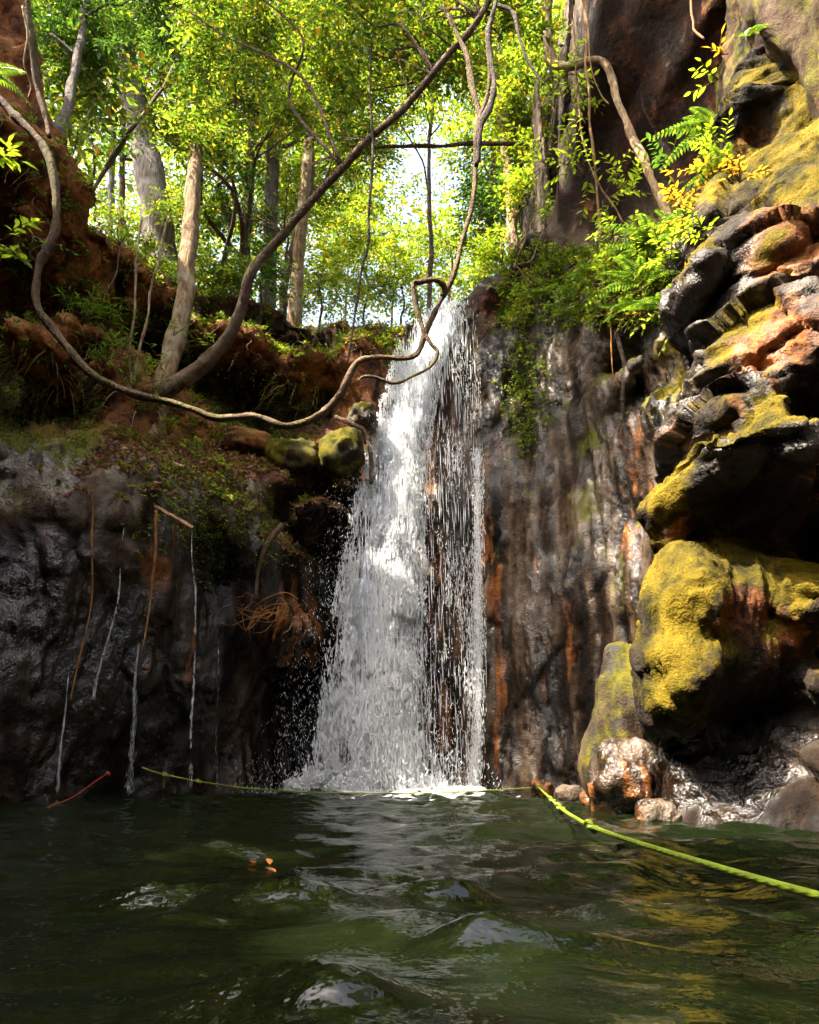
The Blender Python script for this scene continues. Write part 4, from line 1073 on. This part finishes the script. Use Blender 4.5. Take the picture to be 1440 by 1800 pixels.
def frond_mesh(pairs, arch, mat, pin=0.20):
    G = Geo()
    t = np.linspace(0, 1, 12)
    spine = np.stack([0 * t, t * (1 - 0.12 * arch * t), arch * (0.30 * t - 0.85 * t * t)], -1)
    G.add(*tube(spine, np.linspace(0.010, 0.003, 12), 4, 1, spline=False))
    tt = np.linspace(0.10, 0.98, pairs)
    c = np.stack([np.interp(tt, t, spine[:, k]) for k in range(3)], -1)
    tg = unit(np.stack([np.interp(tt, t, np.gradient(spine[:, k])) for k in range(3)], -1))
    w = pin * np.minimum(1, 3.0 * tt + 0.25) * (1.04 - tt) ** 0.6
    for sg in (-1, 1):
        sd = np.array((sg, 0, 0.0))[None] + 0 * tg
        V, F = leaf_cards(c, sd + tg * 0.35 + np.array((0, 0, -0.12)), np.cross(tg, np.array((1.0, 0, 0)))*-1, w * 1.1, 0.052, 0.15, 0.12)
        G.add(V, F)
    me = G.mesh("frond", False); me.materials.append(mat); return me
FRONDS = [frond_mesh(17, a, M_FERN, p) for a, p in ((0.9, 0.22), (1.2, 0.19), (0.6, 0.24))]
def fern(label, at, n, L, az=(0, 360), up=0.55, seed=0):
    g = np.random.default_rng(seed)
    o = thing("fern", label, "fern", "ferns on the banks", tuple(at))
    for k in range(n):
        a = R(az[0] + (az[1] - az[0]) * (k + 0.5 + g.uniform(-.3, .3)) / n)
        f = link("frond", FRONDS[int(g.integers(0, 3))], None, o)
        d = (math.cos(a), math.sin(a), up * g.uniform(0.6, 1.4))
        place(f, (0, 0, 0), d, (0, 0, 1), L * g.uniform(0.75, 1.15))
    return o

def S(px, py, out=0.03): return snap(px, py, out=out)      # a spot on the back wall
# ferns of the sunlit bank
for q, (lab, at, n, L, az, up) in enumerate([
    ("large arching fern at the top of the sunlit bank", P(1150,440,7.0), 9, .62, (120, 330), .75), ("fern spreading left below the arching one", P(1130,500,6.9), 8, .55, (140, 330), .5),
    ("fern on the lower sunlit bank above the mossy flute", P(1165,540,6.7), 8, .42, (150, 350), .3), ("shaded fern in the middle of the bank", S(1030,500,.15), 7, .45, (160, 330), .4),
    ("small fern near the hollow beside the pillar", S(950,530,.12), 6, .38, (170, 340), .4), ("low fern under the shaded one", S(1010,560,.12), 6, .40, (170, 350), .1),
    ("dark fern reaching out before the brown overhang", P(1260,230,5.4), 5, .50, (130, 230), .5), ("fern on the yellow leaf bank under the mossy knob", P(1275,300,5.2), 6, .34, (120, 260), .4),
    ("tiny fern hanging from the mossy knob", P(1325,60,4.75), 5, .20, (180, 330), -.1), ("long fern fronds reaching in by the top of the red bank", P(-40,130,5.2), 6, .50, (-70, 30), .15),
    ("fern over the dark recess under the red bank", S(75,475,.1), 5, .40, (-60, 60), .5), ("small fern beside the dark left cave", S(10,720,.1), 5, .30, (-80, 60), .5),
    ("pale fern at the foot of the sunlit bank", P(1100,545,7.4), 7, .40, (180, 350), .3), ("fern beside the bent branch's foot", P(1200,420,6.4), 7, .42, (130, 320), .8)]):
    fern(lab, at, n, L, az, up, 300 + q)
# broad-leaved plants
SP = [
 ("bright leaf spray crossing before the hanging roots", P(1030,310,7.6), 7, 13, .10, "lime", .45, .75, (-.5,-.3,.3)),
 ("drooping leaf spray under the crossing roots", P(1060,350,7.5), 5, 12, .095, "lime", .4, .60, (.5,-.3,-.2)),
 ("upper leaf spray at the edge of the brown overhang", P(995,200,8.3), 6, 13, .10, "lime", .4, .65, (.3,-.3,-.1)),
 ("lime shrub overhanging the sky gap's right side", P(960,290,8.5), 6, 13, .10, "lime", .5, .7, (-.5,-.3,.1)),
 ("green shrub under the lime one by the dark rock", P(960,400,8.9), 5, 11, .09, "green", .5, .5, (-.2,-.5,.1)),
 ("pinnate plant on the shaded bank", S(985,545,.1), 6, 11, .09, "fern", .4, .38, (0,-.6,.2)),
 ("plant spilling over the bank beside the pillar", S(900,580,.08), 6, 10, .075, "green", .4, .36, (.1,-.6,.1)),
 ("plant in the dark hollow beside the pillar", S(905,540,.10), 5, 9, .07, "fern", .4, .32, (0,-.6,.1)),
 ("plant high on the shaded bank under the dark rock", S(965,470,.1), 6, 11, .09, "green", .5, .45, (0,-.5,.2)),
 ("bushy plant between the two bank ferns", S(1060,520,.15), 7, 11, .085, "lime", .5, .40, (0,-.5,.3)),
 ("dense lime plant on the sunlit bank", P(1120,470,7.2), 8, 12, .08, "lime", .6, .42, (0,-.5,.4)),
 ("sunlit plant left of the dark boulder", P(1175,470,6.2), 7, 11, .075, "lime", .5, .36, (-.3,-.5,.2)),
 ("amber leaved plant beside the bent branch", P(1205,380,5.9), 8, 11, .075, "gold", .5, .36, (-.2,-.4,.4)),
 ("yellow star-leaved plant on the mossy slope's edge", P(1255,330,5.3), 8, 11, .075, "gold", .5, .34, (-.4,-.4,.3)),
 ("green gold plant under the mossy knob", P(1270,270,5.2), 7, 11, .07, "lime", .5, .30, (-.6,-.4,.1)),
 ("amber plant below the yellow star-leaved one", P(1245,400,5.3), 7, 11, .065, "gold", .5, .30, (-.3,-.5,.2)),
 ("few big leaves sprouting from the mossy knob", P(1262,140,5.0), 3, 5, .10, "lime", .35, .26, (-.8,-.3,.1)),
 ("pair of bright leaves above the mossy knob", P(1280,95,5.0), 2, 4, .09, "gold", .3, .22, (-.6,-.3,.5)),
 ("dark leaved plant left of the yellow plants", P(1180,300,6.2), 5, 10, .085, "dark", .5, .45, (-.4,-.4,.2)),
 ("bright long leaves at the photo's edge below the fern fronds", P(-15,280,5.4), 4, 7, .14, "lime", .35, .30, (.9,-.2,-.1)),
 ("leafy clump low at the photo's edge by the red bank", P(-10,430,5.8), 6, 9, .11, "lime", .4, .38, (.7,-.3,-.3)),
 ("shadowed creeper hanging at the red bank's recess", P(60,415,6.6), 4, 10, .055, "dark", .4, .40, (.5,-.3,-.2)),
 ("dark leaf cluster hanging against the bright crowns", P(185,70,6.0), 3, 7, .10, "dark", .3, .22, (.1,0,-.9)),
 ("two dark leaves hanging at the top edge", P(252,-25,5.6), 2, 4, .12, "dark", .25, .16, (.1,0,-.9)),
 ("plant on the bank under the fern by the recess", S(40,500,.08), 6, 9, .08, "lime", .5, .34, (.1,-.5,.4)),
 ("small plant growing against the snag's side", P(305,590,8.4), 3, 6, .075, "green", .5, .22, (.5,-.5,.1)),
 ("plant right of the snag over the cave", P(345,610,8.4), 3, 6, .08, "green", .5, .24, (.5,-.5,0)),
 ("single round leaf plant left of the snag", P(275,625,8.2), 2, 4, .09, "fern", .4, .18, (0,-.5,.2)),
 ("low plant at the snag's foot", S(300,770,.1), 5, 8, .07, "green", .5, .22, (0,-.5,.5)),
 ("sprig on the stones in the cave mouth", P(400,760,9.0), 3, 7, .06, "fern", .5, .18, (0,-.3,.8)),
 ("sprig at the right end of the cave mouth", P(490,775,9.0), 3, 7, .06, "fern", .5, .18, (0,-.3,.8)),
 ("bright small plant in the middle of the leaf litter", S(400,835,.1), 6, 8, .065, "lime", .5, .24, (0,-.6,.5)),
 ("small plant left of the litter by the bamboo stick", S(350,810,.1), 6, 8, .065, "green", .5, .24, (0,-.6,.5)),
 ("plant at the lip over the dark wall", S(380,870,.06), 6, 9, .06, "green", .5, .26, (0,-.8,-.1)),
 ("plant on the crest of the red bank by the slender trunk", P(130,270,7.5), 6, 10, .085, "green", .5, .40, (.2,-.4,.5)),
 ("plant half way down the red bank's edge", S(165,345,.08), 7, 10, .08, "lime", .5, .36, (.3,-.5,.3)),
 ("plant hanging where the red bank meets the rim", S(215,440,.08), 7, 10, .08, "green", .5, .36, (.2,-.6,.1)),
 ("dark plant in the shade of the red bank", S(110,390,.08), 6, 10, .08, "dark", .5, .40, (.2,-.6,0)),
 ("bushy plant on the rim between snag and leaning tree", S(385,545,.1), 7, 10, .08, "lime", .5, .32, (0,-.5,.4)),
 ("plant drooping over the rim above the cave", S(470,565,.1), 7, 10, .08, "green", .5, .32, (0,-.6,0)),
 ("low plant on the rim toward the fall", S(585,580,.1), 6, 10, .07, "lime", .5, .28, (0,-.5,.3)),
 ("sunlit plant in front of the brown overhang", P(1105,350,7.6), 7, 12, .09, "lime", .5, .5, (-.2,-.4,.4)),
 ("sunlit plant beside the large arching fern", P(1080,430,7.5), 7, 12, .085, "lime", .5, .45, (-.3,-.4,.3)),
 ("plant trailing down from the overhang's left edge", P(985,130,8.3), 6, 13, .09, "lime", .4, .7, (.1,-.3,-.6)),
 ("golden plant at the top of the mossy slope", P(1300,320,4.75), 6, 10, .06, "gold", .5, .26, (-.3,-.4,.3)),
 ("lime plant over the dark boulder", P(1235,425,4.95), 6, 10, .06, "lime", .5, .28, (-.4,-.4,.2)),
 ("hanging lime plant under the dark boulder", P(1190,560,5.6), 6, 10, .06, "lime", .5, .30, (-.3,-.5,-.3)),
 ("fresh green tuft on the wet wall beside the fall", S(565,1075,.08), 8, 10, .045, "fern", .5, .22, (0,-.6,.2)),
]
for q, (lab, at, st, per, L, kind, spread, hgt, lean) in enumerate(SP):
    shrub(lab, at, st, per, L, kind, spread, hgt, lean, 400 + q)
for q, (lab, px, py, st) in enumerate([("narrow leaved bamboo grass at the left of the bank", 110, 545, 7), ("narrow leaved bamboo grass in the middle of the bank", 150, 580, 8), ("tall narrow leaved bamboo grass near the thin stems", 195, 590, 8),
    ("narrow leaved bamboo grass against the dark hollow", 215, 640, 8), ("low bamboo grass by the liana", 185, 655, 6), ("bamboo grass sprouting above the liana", 140, 520, 7), ("bamboo grass at the end of the bank", 240, 690, 5)]):
    shrub(lab, S(px, py, .10), st, 10, .13, "fern", .45, .42, (.25, -.5, .45), 470 + q, "bamboo_grass", "bamboo grass on the bank", True)

# ------------------------------------------------------------------ scattered cover: nobody could count it
g = np.random.default_rng(33)
def pick(mask, n):
    idx = np.nonzero(mask)[0]
    return g.choice(idx, min(n, len(idx)), replace=False)
WV, WN = WALL_V, WALL_N
px_, py_, _z = project(WV)
up = WN[:, 2] > 0.35
ledge = up & (WV[:, 2] > 2.6) & (WV[:, 2] < 4.6) & (WV[:, 0] < 0.1)
rimtop = (WN[:, 2] > 0.1) & (WV[:, 2] > 5.4) & (WV[:, 0] < 0.1) & (WV[:, 1] < 10.8) & (WV[:, 0] > -3.6)
i = np.r_[pick(ledge & (WV[:, 0] > -3.4), 5200), pick(rimtop, 2600), pick((WN[:, 2] > 0.2) & (WV[:, 0] < -1.5) & (WV[:, 2] > 4.2) & (WV[:, 2] < 9), 1500)]
n = len(i)
d = g.normal(0, 1, (n, 3)); d[:, 2] *= 0.3
V, F = leaf_cards(WV[i] + WN[i] * 0.012, d, WN[i] + g.normal(0, 0.55, (n, 3)), g.uniform(.04, .10, n), g.uniform(.025, .05, n), .3, .3)
link("leaf_litter", mesh_np("leaf_litter", V, F, False), M_DEAD, kind='stuff')

G = Geo()
lo_bank = (WV[:, 0] < -0.2) & (WV[:, 2] > 2.5) & (WV[:, 2] < 4.3)
c1 = P(360, 900, 7.9); creeper = np.exp(-((WV[:, 0] - c1[0]) / .5) ** 2 - ((WV[:, 2] - c1[2]) / .45) ** 2) > g.random(len(WV)) * 1.2
c2 = P(925, 650, 9.3); vineR = np.exp(-((WV[:, 0] - c2[0]) / .20) ** 2 - ((WV[:, 2] - c2[2]) / .8) ** 2) > g.random(len(WV)) * 1.3
bankR = (px_ > 870) & (px_ < 1190) & (py_ > 440) & (py_ < 570) & (WV[:, 1] < 10.2)
hangL = (WV[:, 0] < -1.3) & (WV[:, 2] > 4.2) & (WV[:, 2] < 7.5) & (WN[:, 1] < 0.1)
for mask, n, L, kk in ((ledge, 1100, .045, 5), (creeper & (WV[:, 1] < 9), 420, .038, 6), (vineR & (WV[:, 1] < 10), 300, .05, 7), (bankR, 1100, .055, 9), (rimtop, 800, .06, 7), (hangL, 1700, .06, 7)):
    i = pick(mask, n); n = len(i)
    d = WN[i] * 0.8 + g.normal(0, .5, (n, 3)) + np.array((0, 0, .1))
    V, F = sprays(WV[i], d, g.uniform(.06, .20, n), kk, L, L * .45, g, .5); G.add(V, F)
link("ground_cover", G.mesh("ground_cover", False), M_LEAF, kind='stuff')

def blades(c, d, L, W, droop, k=4):
    n = len(c); d = unit(d); s = unit(np.cross(d, g.normal(0, 1, (n, 3))))
    V = np.empty((n, 2 * k, 3))
    for j in range(k):
        t = j / (k - 1)
        p = c + d * (L * t)[:, None] + np.array((0, 0, -1.0)) * (droop * L * t * t)[:, None]
        w = (W * (1 - t * .92))[:, None] * .5
        V[:, 2 * j] = p - s * w; V[:, 2 * j + 1] = p + s * w
    f = np.array([(2 * j, 2 * j + 1, 2 * j + 3, 2 * j + 2) for j in range(k - 1)])
    return V.reshape(-1, 3), (np.arange(n)[:, None, None] * 2 * k + f[None]).reshape(-1, 4)
G = Geo()
for mask, n, L0, L1, dr in ((hangL & (WV[:, 2] < 5.8), 2600, .10, .36, .9), (ledge, 1800, .05, .16, .5), (rimtop, 1400, .08, .25, .8), (bankR, 900, .08, .25, .7)):
    i = pick(mask, n); n = len(i)
    d = WN[i] + np.array((0, 0, .5)) + g.normal(0, .35, (n, 3))
    L = g.uniform(L0, L1, n)
    V, F = blades(WV[i], d, L, .006 + .010 * g.random(n), dr * g.uniform(.6, 1.4, n)); G.add(V, None, F)
link("grass", G.mesh("grass", False), M_STRAW, kind='stuff')

M_MOSS = leaf_material("moss_tuft", [(0.0, (0.014, 0.014, 0.002)), (0.5, (0.042, 0.036, 0.003)), (1.0, (0.120, 0.086, 0.005))], 0.35, (1.4, 1.3, 1.0), 0.8)
G = Geo()
for VV, NN, mk, n, s0 in ((NEAR_V, NEAR_N, NEAR_MOSS > .42, 42000, .009), (WV, WN, WALL_M['moss'] > .42, 15000, .016)):
    i = pick(mk, n); n = len(i)
    d = NN[i] + g.normal(0, .6, (n, 3)) + np.array((0, 0, .2))
    V, F = leaf_cards(VV[i] + g.normal(0, .012, (n, 3)) - NN[i] * .004, d, g.normal(0, 1, (n, 3)), s0 * g.uniform(.6, 1.7, n), s0 * g.uniform(.3, .7, n), .2, .2); G.add(V, F)
link("moss", G.mesh("moss", False), M_MOSS, kind='stuff')
print("plants", round(time.time() - T0, 1))
# ------------------------------------------------------------------ boulders
def boulder(label, at, rad, seed, mat=None, moss=0.0, rust=0.0, wet=0.6, earth=0.0, name="boulder", group="boulders at the foot of the walls", nseg=72, sq=2.6, rot=0.0):
    at = np.asarray(at, float)
    a, b = np.meshgrid(np.linspace(0, 2 * math.pi, nseg, endpoint=False), np.linspace(0.0, math.pi, nseg // 2), indexing='ij')
    d = np.stack([np.cos(a) * np.sin(b), np.sin(a) * np.sin(b), np.cos(b)], -1)
    k = (np.abs(d) ** sq).sum(-1) ** (-1 / sq)
    V = d * k[..., None] * np.asarray(rad)
    w = at + V
    V = V + d * (0.48 * min(rad) * fbm(w + seed * 3.7, 1.3 / max(rad), 3, seed) + 0.22 * min(rad) * fbm(w + seed, 5.0, 4, seed + 3, ridged=True) + 0.015 * fbm(w, 11, 3, seed + 9))[..., None]
    if rot:
        cr, sr = math.cos(rot), math.sin(rot)
        x, z = V[..., 0].copy(), V[..., 2].copy(); V[..., 0], V[..., 2] = x * cr + z * sr, -x * sr + z * cr
    ni, nj = a.shape
    i, j = np.meshgrid(np.arange(ni), np.arange(nj - 1), indexing='ij')
    i2 = (i + 1) % ni
    Q = np.stack([i * nj + j, i * nj + j + 1, i2 * nj + j + 1, i2 * nj + j], -1).reshape(-1, 4)
    V = V.reshape(-1, 3); W = V + at
    up_ = np.clip(d.reshape(-1, 3)[:, 2] * 0.8 - d.reshape(-1, 3)[:, 0] * 0.5, -0.4, 1)
    me = mesh_np(name, V, Q, True, layers(W, earth=0 * up_ + earth, moss=moss * np.clip(0.68 + 0.5 * up_, 0, 1), rust=0 * up_ + rust, wet=0 * up_ + wet, gold=0 * up_ + 0.6))
    return link(name, me, mat or M_ROCK, None, tuple(at), label=label, category="boulder", group=group)
boulder("tall pale boulder leaning against the mossy column", P(1095,1275,6.0), (.23, .26, .62), 3, M_ROCK_PALE, .62, .25, .35, rot=0.16)
boulder("low pale wet boulder streaked orange below the leaning one", P(1105,1380,5.6), (.22, .24, .26), 4, None, .1, .8, 1.0, rot=0.3)
boulder("orange stained stone where the rope is tied", P(952,1388,8.15), (.10, .10, .09), 5, None, 0, 1.0, .7, name="tie_stone")
boulder("small dark stone at the waterline past the tie stone", P(1010,1402,7.2), (.16, .14, .10), 6, None, 0, .3, .9)
boulder("wet stone at the waterline before the pale boulders", P(1060,1406,6.3), (.14, .14, .09), 7, None, 0, .6, .9)
boulder("rusty orange stone at the mossy column's foot", P(1155,1440,4.85), (.12, .12, .09), 8, None, 0, 1.0, .9)
boulder("mossy boulder on the ledge nearest the fall", P(598,800,9.2), (.27, .26, .30), 11, None, .95, 0, .2, .1, group="mossy stones in the cave mouth")
boulder("mossy boulder in the middle of the cave mouth", P(520,805,9.25), (.34, .28, .22), 12, None, .9, 0, .2, .1, group="mossy stones in the cave mouth")
boulder("brown stone lying in the cave mouth", P(435,780,9.3), (.30, .24, .14), 13, None, .45, .3, .2, .5, group="mossy stones in the cave mouth")
boulder("small ochre stone beside the brown one in the cave", P(415,762,9.4), (.11, .10, .09), 14, None, .1, .4, .1, .9, group="mossy stones in the cave mouth")
boulder("small mossy stone behind the snag", P(322,762,9.2), (.16, .14, .11), 15, None, .85, 0, .2, .2, group="mossy stones in the cave mouth")
boulder("mossy rock knob above the fall's upper edge", P(638,735,9.35), (.17, .2, .17), 16, None, .8, 0, .5, .2, group="mossy stones in the cave mouth")

# ------------------------------------------------------------------ ropes
def rope_material(name, base, fleck, scale):
    m = Mat(name)
    w = m.n('TexWave', wave_type='BANDS', bands_direction='DIAGONAL'); m.put(w.inputs['Vector'], m.attr('along') if False else m.n('Attribute', attribute_name='uvr').outputs['Vector'])
    w.inputs['Scale'].default_value = 1.0; w.inputs['Distortion'].default_value = 0.4
    f = m.range(w.outputs[0], 0.72, 0.86)
    return m.pr(m.mix(m.math('MULTIPLY', f, 0.9), base, fleck), 0.55, m.bump(w.outputs[0], 0.4, 0.003), 0.4)
M_ROPE = rope_material("green_rope", (0.17, 0.235, 0.009), (0.02, 0.04, 0.008), 1)
M_RED = Mat("red_rope").pr((0.34, 0.035, 0.02), 0.6)
def rope_mesh(pts, r, origin, n=24):
    V, T, Q = tube(pts, r, 8, n, cap=True)
    C = catmull(np.hstack([np.asarray(pts, float), np.zeros((len(pts), 1))]), n)[:, :3]
    al = np.cumsum(np.r_[0, np.linalg.norm(np.diff(C, axis=0), axis=1)])
    u = np.zeros((len(V), 3), np.float32)
    u[:len(C) * 8, 0] = np.repeat(al, 8) * 12.0
    u[:len(C) * 8, 1] = np.tile(np.arange(8) / 8.0, len(C)) * 3.2
    me = mesh_np("cord", V - np.asarray(origin), [T, Q])
    at = me.attributes.new('uvr', 'FLOAT_VECTOR', 'POINT'); at.data.foreach_set('vector', u.ravel())
    return me
def knot_mesh(r, n, seed):
    t = np.linspace(0, 2 * math.pi, 40)
    p = np.stack([(2 + np.cos(3 * t)) * np.cos(2 * t), (2 + np.cos(3 * t)) * np.sin(2 * t), np.sin(3 * t)], -1) * r * 0.85
    V, T, Q = tube(p, r, 7, 1, spline=False)
    me = mesh_np("knot", V, [T, Q]); at = me.attributes.new('uvr', 'FLOAT_VECTOR', 'POINT'); at.data.foreach_set('vector', np.ascontiguousarray(V * 30, np.float32).ravel())
    return me
def rope(name, label, pts, r, mat, knots=(), tails=()):
    o0 = np.asarray(pts[0])
    o = thing(name, label, "rope", None, tuple(o0))
    link("cord", rope_mesh(pts, r, o0), mat, o)
    for kp, kr in knots:
        k = link("knot", knot_mesh(kr, 0, 0), mat, o); k.location = np.asarray(kp) - o0; k.rotation_euler = (0.6, 0.4, 1.0)
    for tp in tails: link("rope_tail", rope_mesh(tp, float(np.mean(r)) * 0.7, o0, 8), mat, o)
    return o
TIE = P(947, 1384, 8.05)
rp = [P(250,1349,7.55), P(272,1357,7.55), P(300,1364,7.6), P(352,1374,7.7), P(430,1385,7.9), P(530,1392,8.1), P(640,1394.5,8.15), P(750,1394,8.2), P(850,1390,8.15), TIE]
rope("tied_rope", "thin green rope strung low across the pool before the fall", rp, .0075, M_ROPE, [(P(290,1362,7.57), .011), (P(350,1374,7.7), .010)], [[P(290,1362,7.57), P(289,1372,7.56), P(287,1384,7.56)]])
def wr(px, py, zc=0.05):
    yc = (900 - py) / FPX
    return P(px, py, (zc - CAMZ) / (_s + yc * _c) * (_c - yc * _s))
rp = [TIE, wr(965,1401,.075), wr(985,1420,.075), wr(1012,1438,.07), wr(1040,1453,.055), wr(1100,1475,.05), wr(1180,1500), wr(1270,1527), wr(1360,1553), wr(1440,1575), wr(1540,1604)]
rope("near_rope", "thick yellow green rope floating from the tie stone towards the viewer", rp, [.008, .009] + [.0095] * 9, M_ROPE,
     [(TIE, .013), (wr(985,1420,.075), .011), (wr(1040,1453,.055), .011), (wr(970,1406,.075), .010)])
rope("red_cord", "thin red cord slanting into the water by the dark wall", [P(192,1358,7.2), P(170,1372,7.0), P(130,1400,6.6), P(95,1415,6.2), P(66,1427,5.7)], .0045, M_RED, [(P(190,1360,7.2), .008)])

# ------------------------------------------------------------------ bamboo spout and stick
M_BAMBOO = bark_material("bamboo", (0.20, 0.10, 0.05), (0.40, 0.24, 0.13), (0.33, 0.20, 0.12), 0.6)
def spout(name, label, a, b, r, nodes):
    a, b = P(*a), P(*b)
    o = thing(name, label, "pipe", None, tuple(a))
    d = b - a
    G = Geo()
    V, T, Q = tube([0 * d, d * .33, d * .66, d], r, 12, 4, 0, 0.04, cap=False); G.add(V, None, Q)
    V, T, Q = tube([d, d * .66, d * .33, 0 * d], r * .8, 12, 4, 0, 0, cap=False); G.add(V, None, Q[:, ::-1])
    link("pipe", G.mesh("pipe"), M_BAMBOO, o)
    for t in nodes:
        V, T, Q = tube([d * (t - .02), d * t, d * (t + .02)], [r * 1.02, r * 1.22, r * 1.02], 12, 3, cap=False)
        G = Geo(); G.add(V, None, Q); link("joint_ring", G.mesh("joint_ring"), M_BAMBOO, o)
spout("bamboo_spout", "short bamboo pipe jutting from the ledge and dripping at its tip", (262,884,7.55), (341,929,7.15), .021, (.35, .8))
spout("bamboo_stick", "bamboo stick lying in the litter below the snag", (272,802,8.0), (325,822,7.75), .022, (.3, .7))

# ------------------------------------------------------------------ roots on the walls
M_OROOT = bark_material("ochre_root", (0.17, 0.055, 0.012), (0.42, 0.19, 0.045), (0.40, 0.22, 0.08), 0.4)
for q, (lab, pts, r, mt) in enumerate([
    ("long orange root hanging down the wet bulge and bending away", [*((x_, y_, float(snap(x_, y_, out=.10)[1])) for x_, y_ in ((160,860),(162,960),(164,1050),(150,1120),(135,1180),(124,1230)))], .009, M_OROOT),
    ("straight ochre root hanging below the bamboo spout's base", [*((x_, y_, float(snap(x_, y_, out=.12)[1])) for x_, y_ in ((276,895),(272,960),(264,1040),(258,1090),(250,1140)))], .014, M_OROOT),
    ("red thin root down the fluted wall near the hollow", [(1072,560,8.0),(1074,620,8.0),(1078,660,8.0),(1092,682,8.0)], .010, M_OROOT),
    ("dark smooth root curving over the hollow in the wall", [(1082,580,8.0),(1092,620,7.95),(1100,655,7.95),(1096,700,8.0),(1100,760,8.1),(1112,830,8.1)], .035, M_DVINE),
    ("woody root bridging the rock beside the fall", [(590,735,9.3),(615,745,9.2),(640,760,9.2),(650,790,9.2),(655,850,9.2)], .040, M_BROWN),
    ("pale root creeping down the red bank's face", [(40,10,6.3),(50,60,6.35),(45,110,6.4),(55,150,6.5),(50,175,6.5)], .010, M_TAN),
    ("mossy root running down the crest of the red bank", [(45,-40,6.3),(50,30,6.4),(60,90,6.5),(66,150,6.6),(80,200,6.6),(88,240,6.6)], .045, M_VINE),
    ("stiff root spike hanging under the overhang of the dark wall", [(500,925,8.4),(470,960,8.4),(455,1000,8.4),(450,1055,8.4)], .035, M_BROWN)]):
    vine("hanging_root", lab, "root", pts, np.linspace(r, r * .6, len(pts)), mt, 120 + q, "roots on the rock walls", 8, 0.02)
g = np.random.default_rng(55)
G = Geo()
for k in range(34):
    a = P(g.uniform(420, 540), g.uniform(1050, 1090), 8.5)
    dx = g.uniform(-.55, .15)
    pts = [a, a + (dx * .3, -.12 * g.random(), .04 * g.normal()), a + (dx * .7, -.2 * g.random(), -.10 + .08 * g.normal()), a + (dx, -.25 * g.random(), -.18 + .10 * g.normal())]
    G.add(*tube(pts, np.linspace(.008, .002, 4) * g.uniform(.5, 1.2), 5, 5, .05, 0, k))
o = thing("root_tangle", "tangle of fine orange roots matted under the dark overhang", "roots", None, tuple(P(480,1075,8.5)))
link("fine_roots", G.mesh("fine_roots", True, P(480,1075,8.5)), M_OROOT, o, kind='stuff')
G = Geo()
for k in range(70):                                            # root hairs of the red bank and the rim
    if k < 30: a = P(g.uniform(20, 200), g.uniform(120, 440), 7.0); a = snap(*[float(v[0]) for v in project(a[None])[:2]], out=.03)
    else: a = snap(g.uniform(330, 690), g.uniform(560, 620), out=.03)
    L = g.uniform(.15, .5)
    pts = [a, a + (.06 * g.normal(), -.06, -.3 * L), a + (.10 * g.normal(), -.09, -.65 * L), a + (.12 * g.normal(), -.08, -L)]
    G.add(*tube(pts, np.linspace(.006, .002, 4), 4, 4, .04, 0, k))
link("root_hairs", G.mesh("root_hairs"), M_TAN, kind='stuff')

# ------------------------------------------------------------------ leaves adrift
M_ORANGE = leaf_material("leaf_orange", [(0.0, (0.42, 0.13, 0.025)), (1.0, (0.55, 0.22, 0.05))], 0.2, (1.2, 1.1, 1.0), 0.4)
for lab, px, py, az, s_ in [("curled orange leaf floating highest of three on the pool", 474, 1527, 20, .05), ("brown orange leaf floating left of the other two", 448, 1524, 170, .05), ("orange leaf floating closest to the viewer", 485, 1541, 60, .045)]:
    V, F = leaf_mesh("floating_leaf", .5, .3, -.12)
    me = mesh_np("floating_leaf", V * s_, F, True); me.materials.append(M_ORANGE)
    p = wpix(px, py); p[2] = water_h(p[0], p[1]) + .006
    link("floating_leaf", me, None, None, tuple(p), (R(8), R(6), R(az)), label=lab, category="leaf", group="leaves floating on the pool")
print("triangles", sum(len(m_.loops) - 2 * len(m_.polygons) for m_ in bpy.data.meshes))
print("all", round(time.time() - T0, 1))
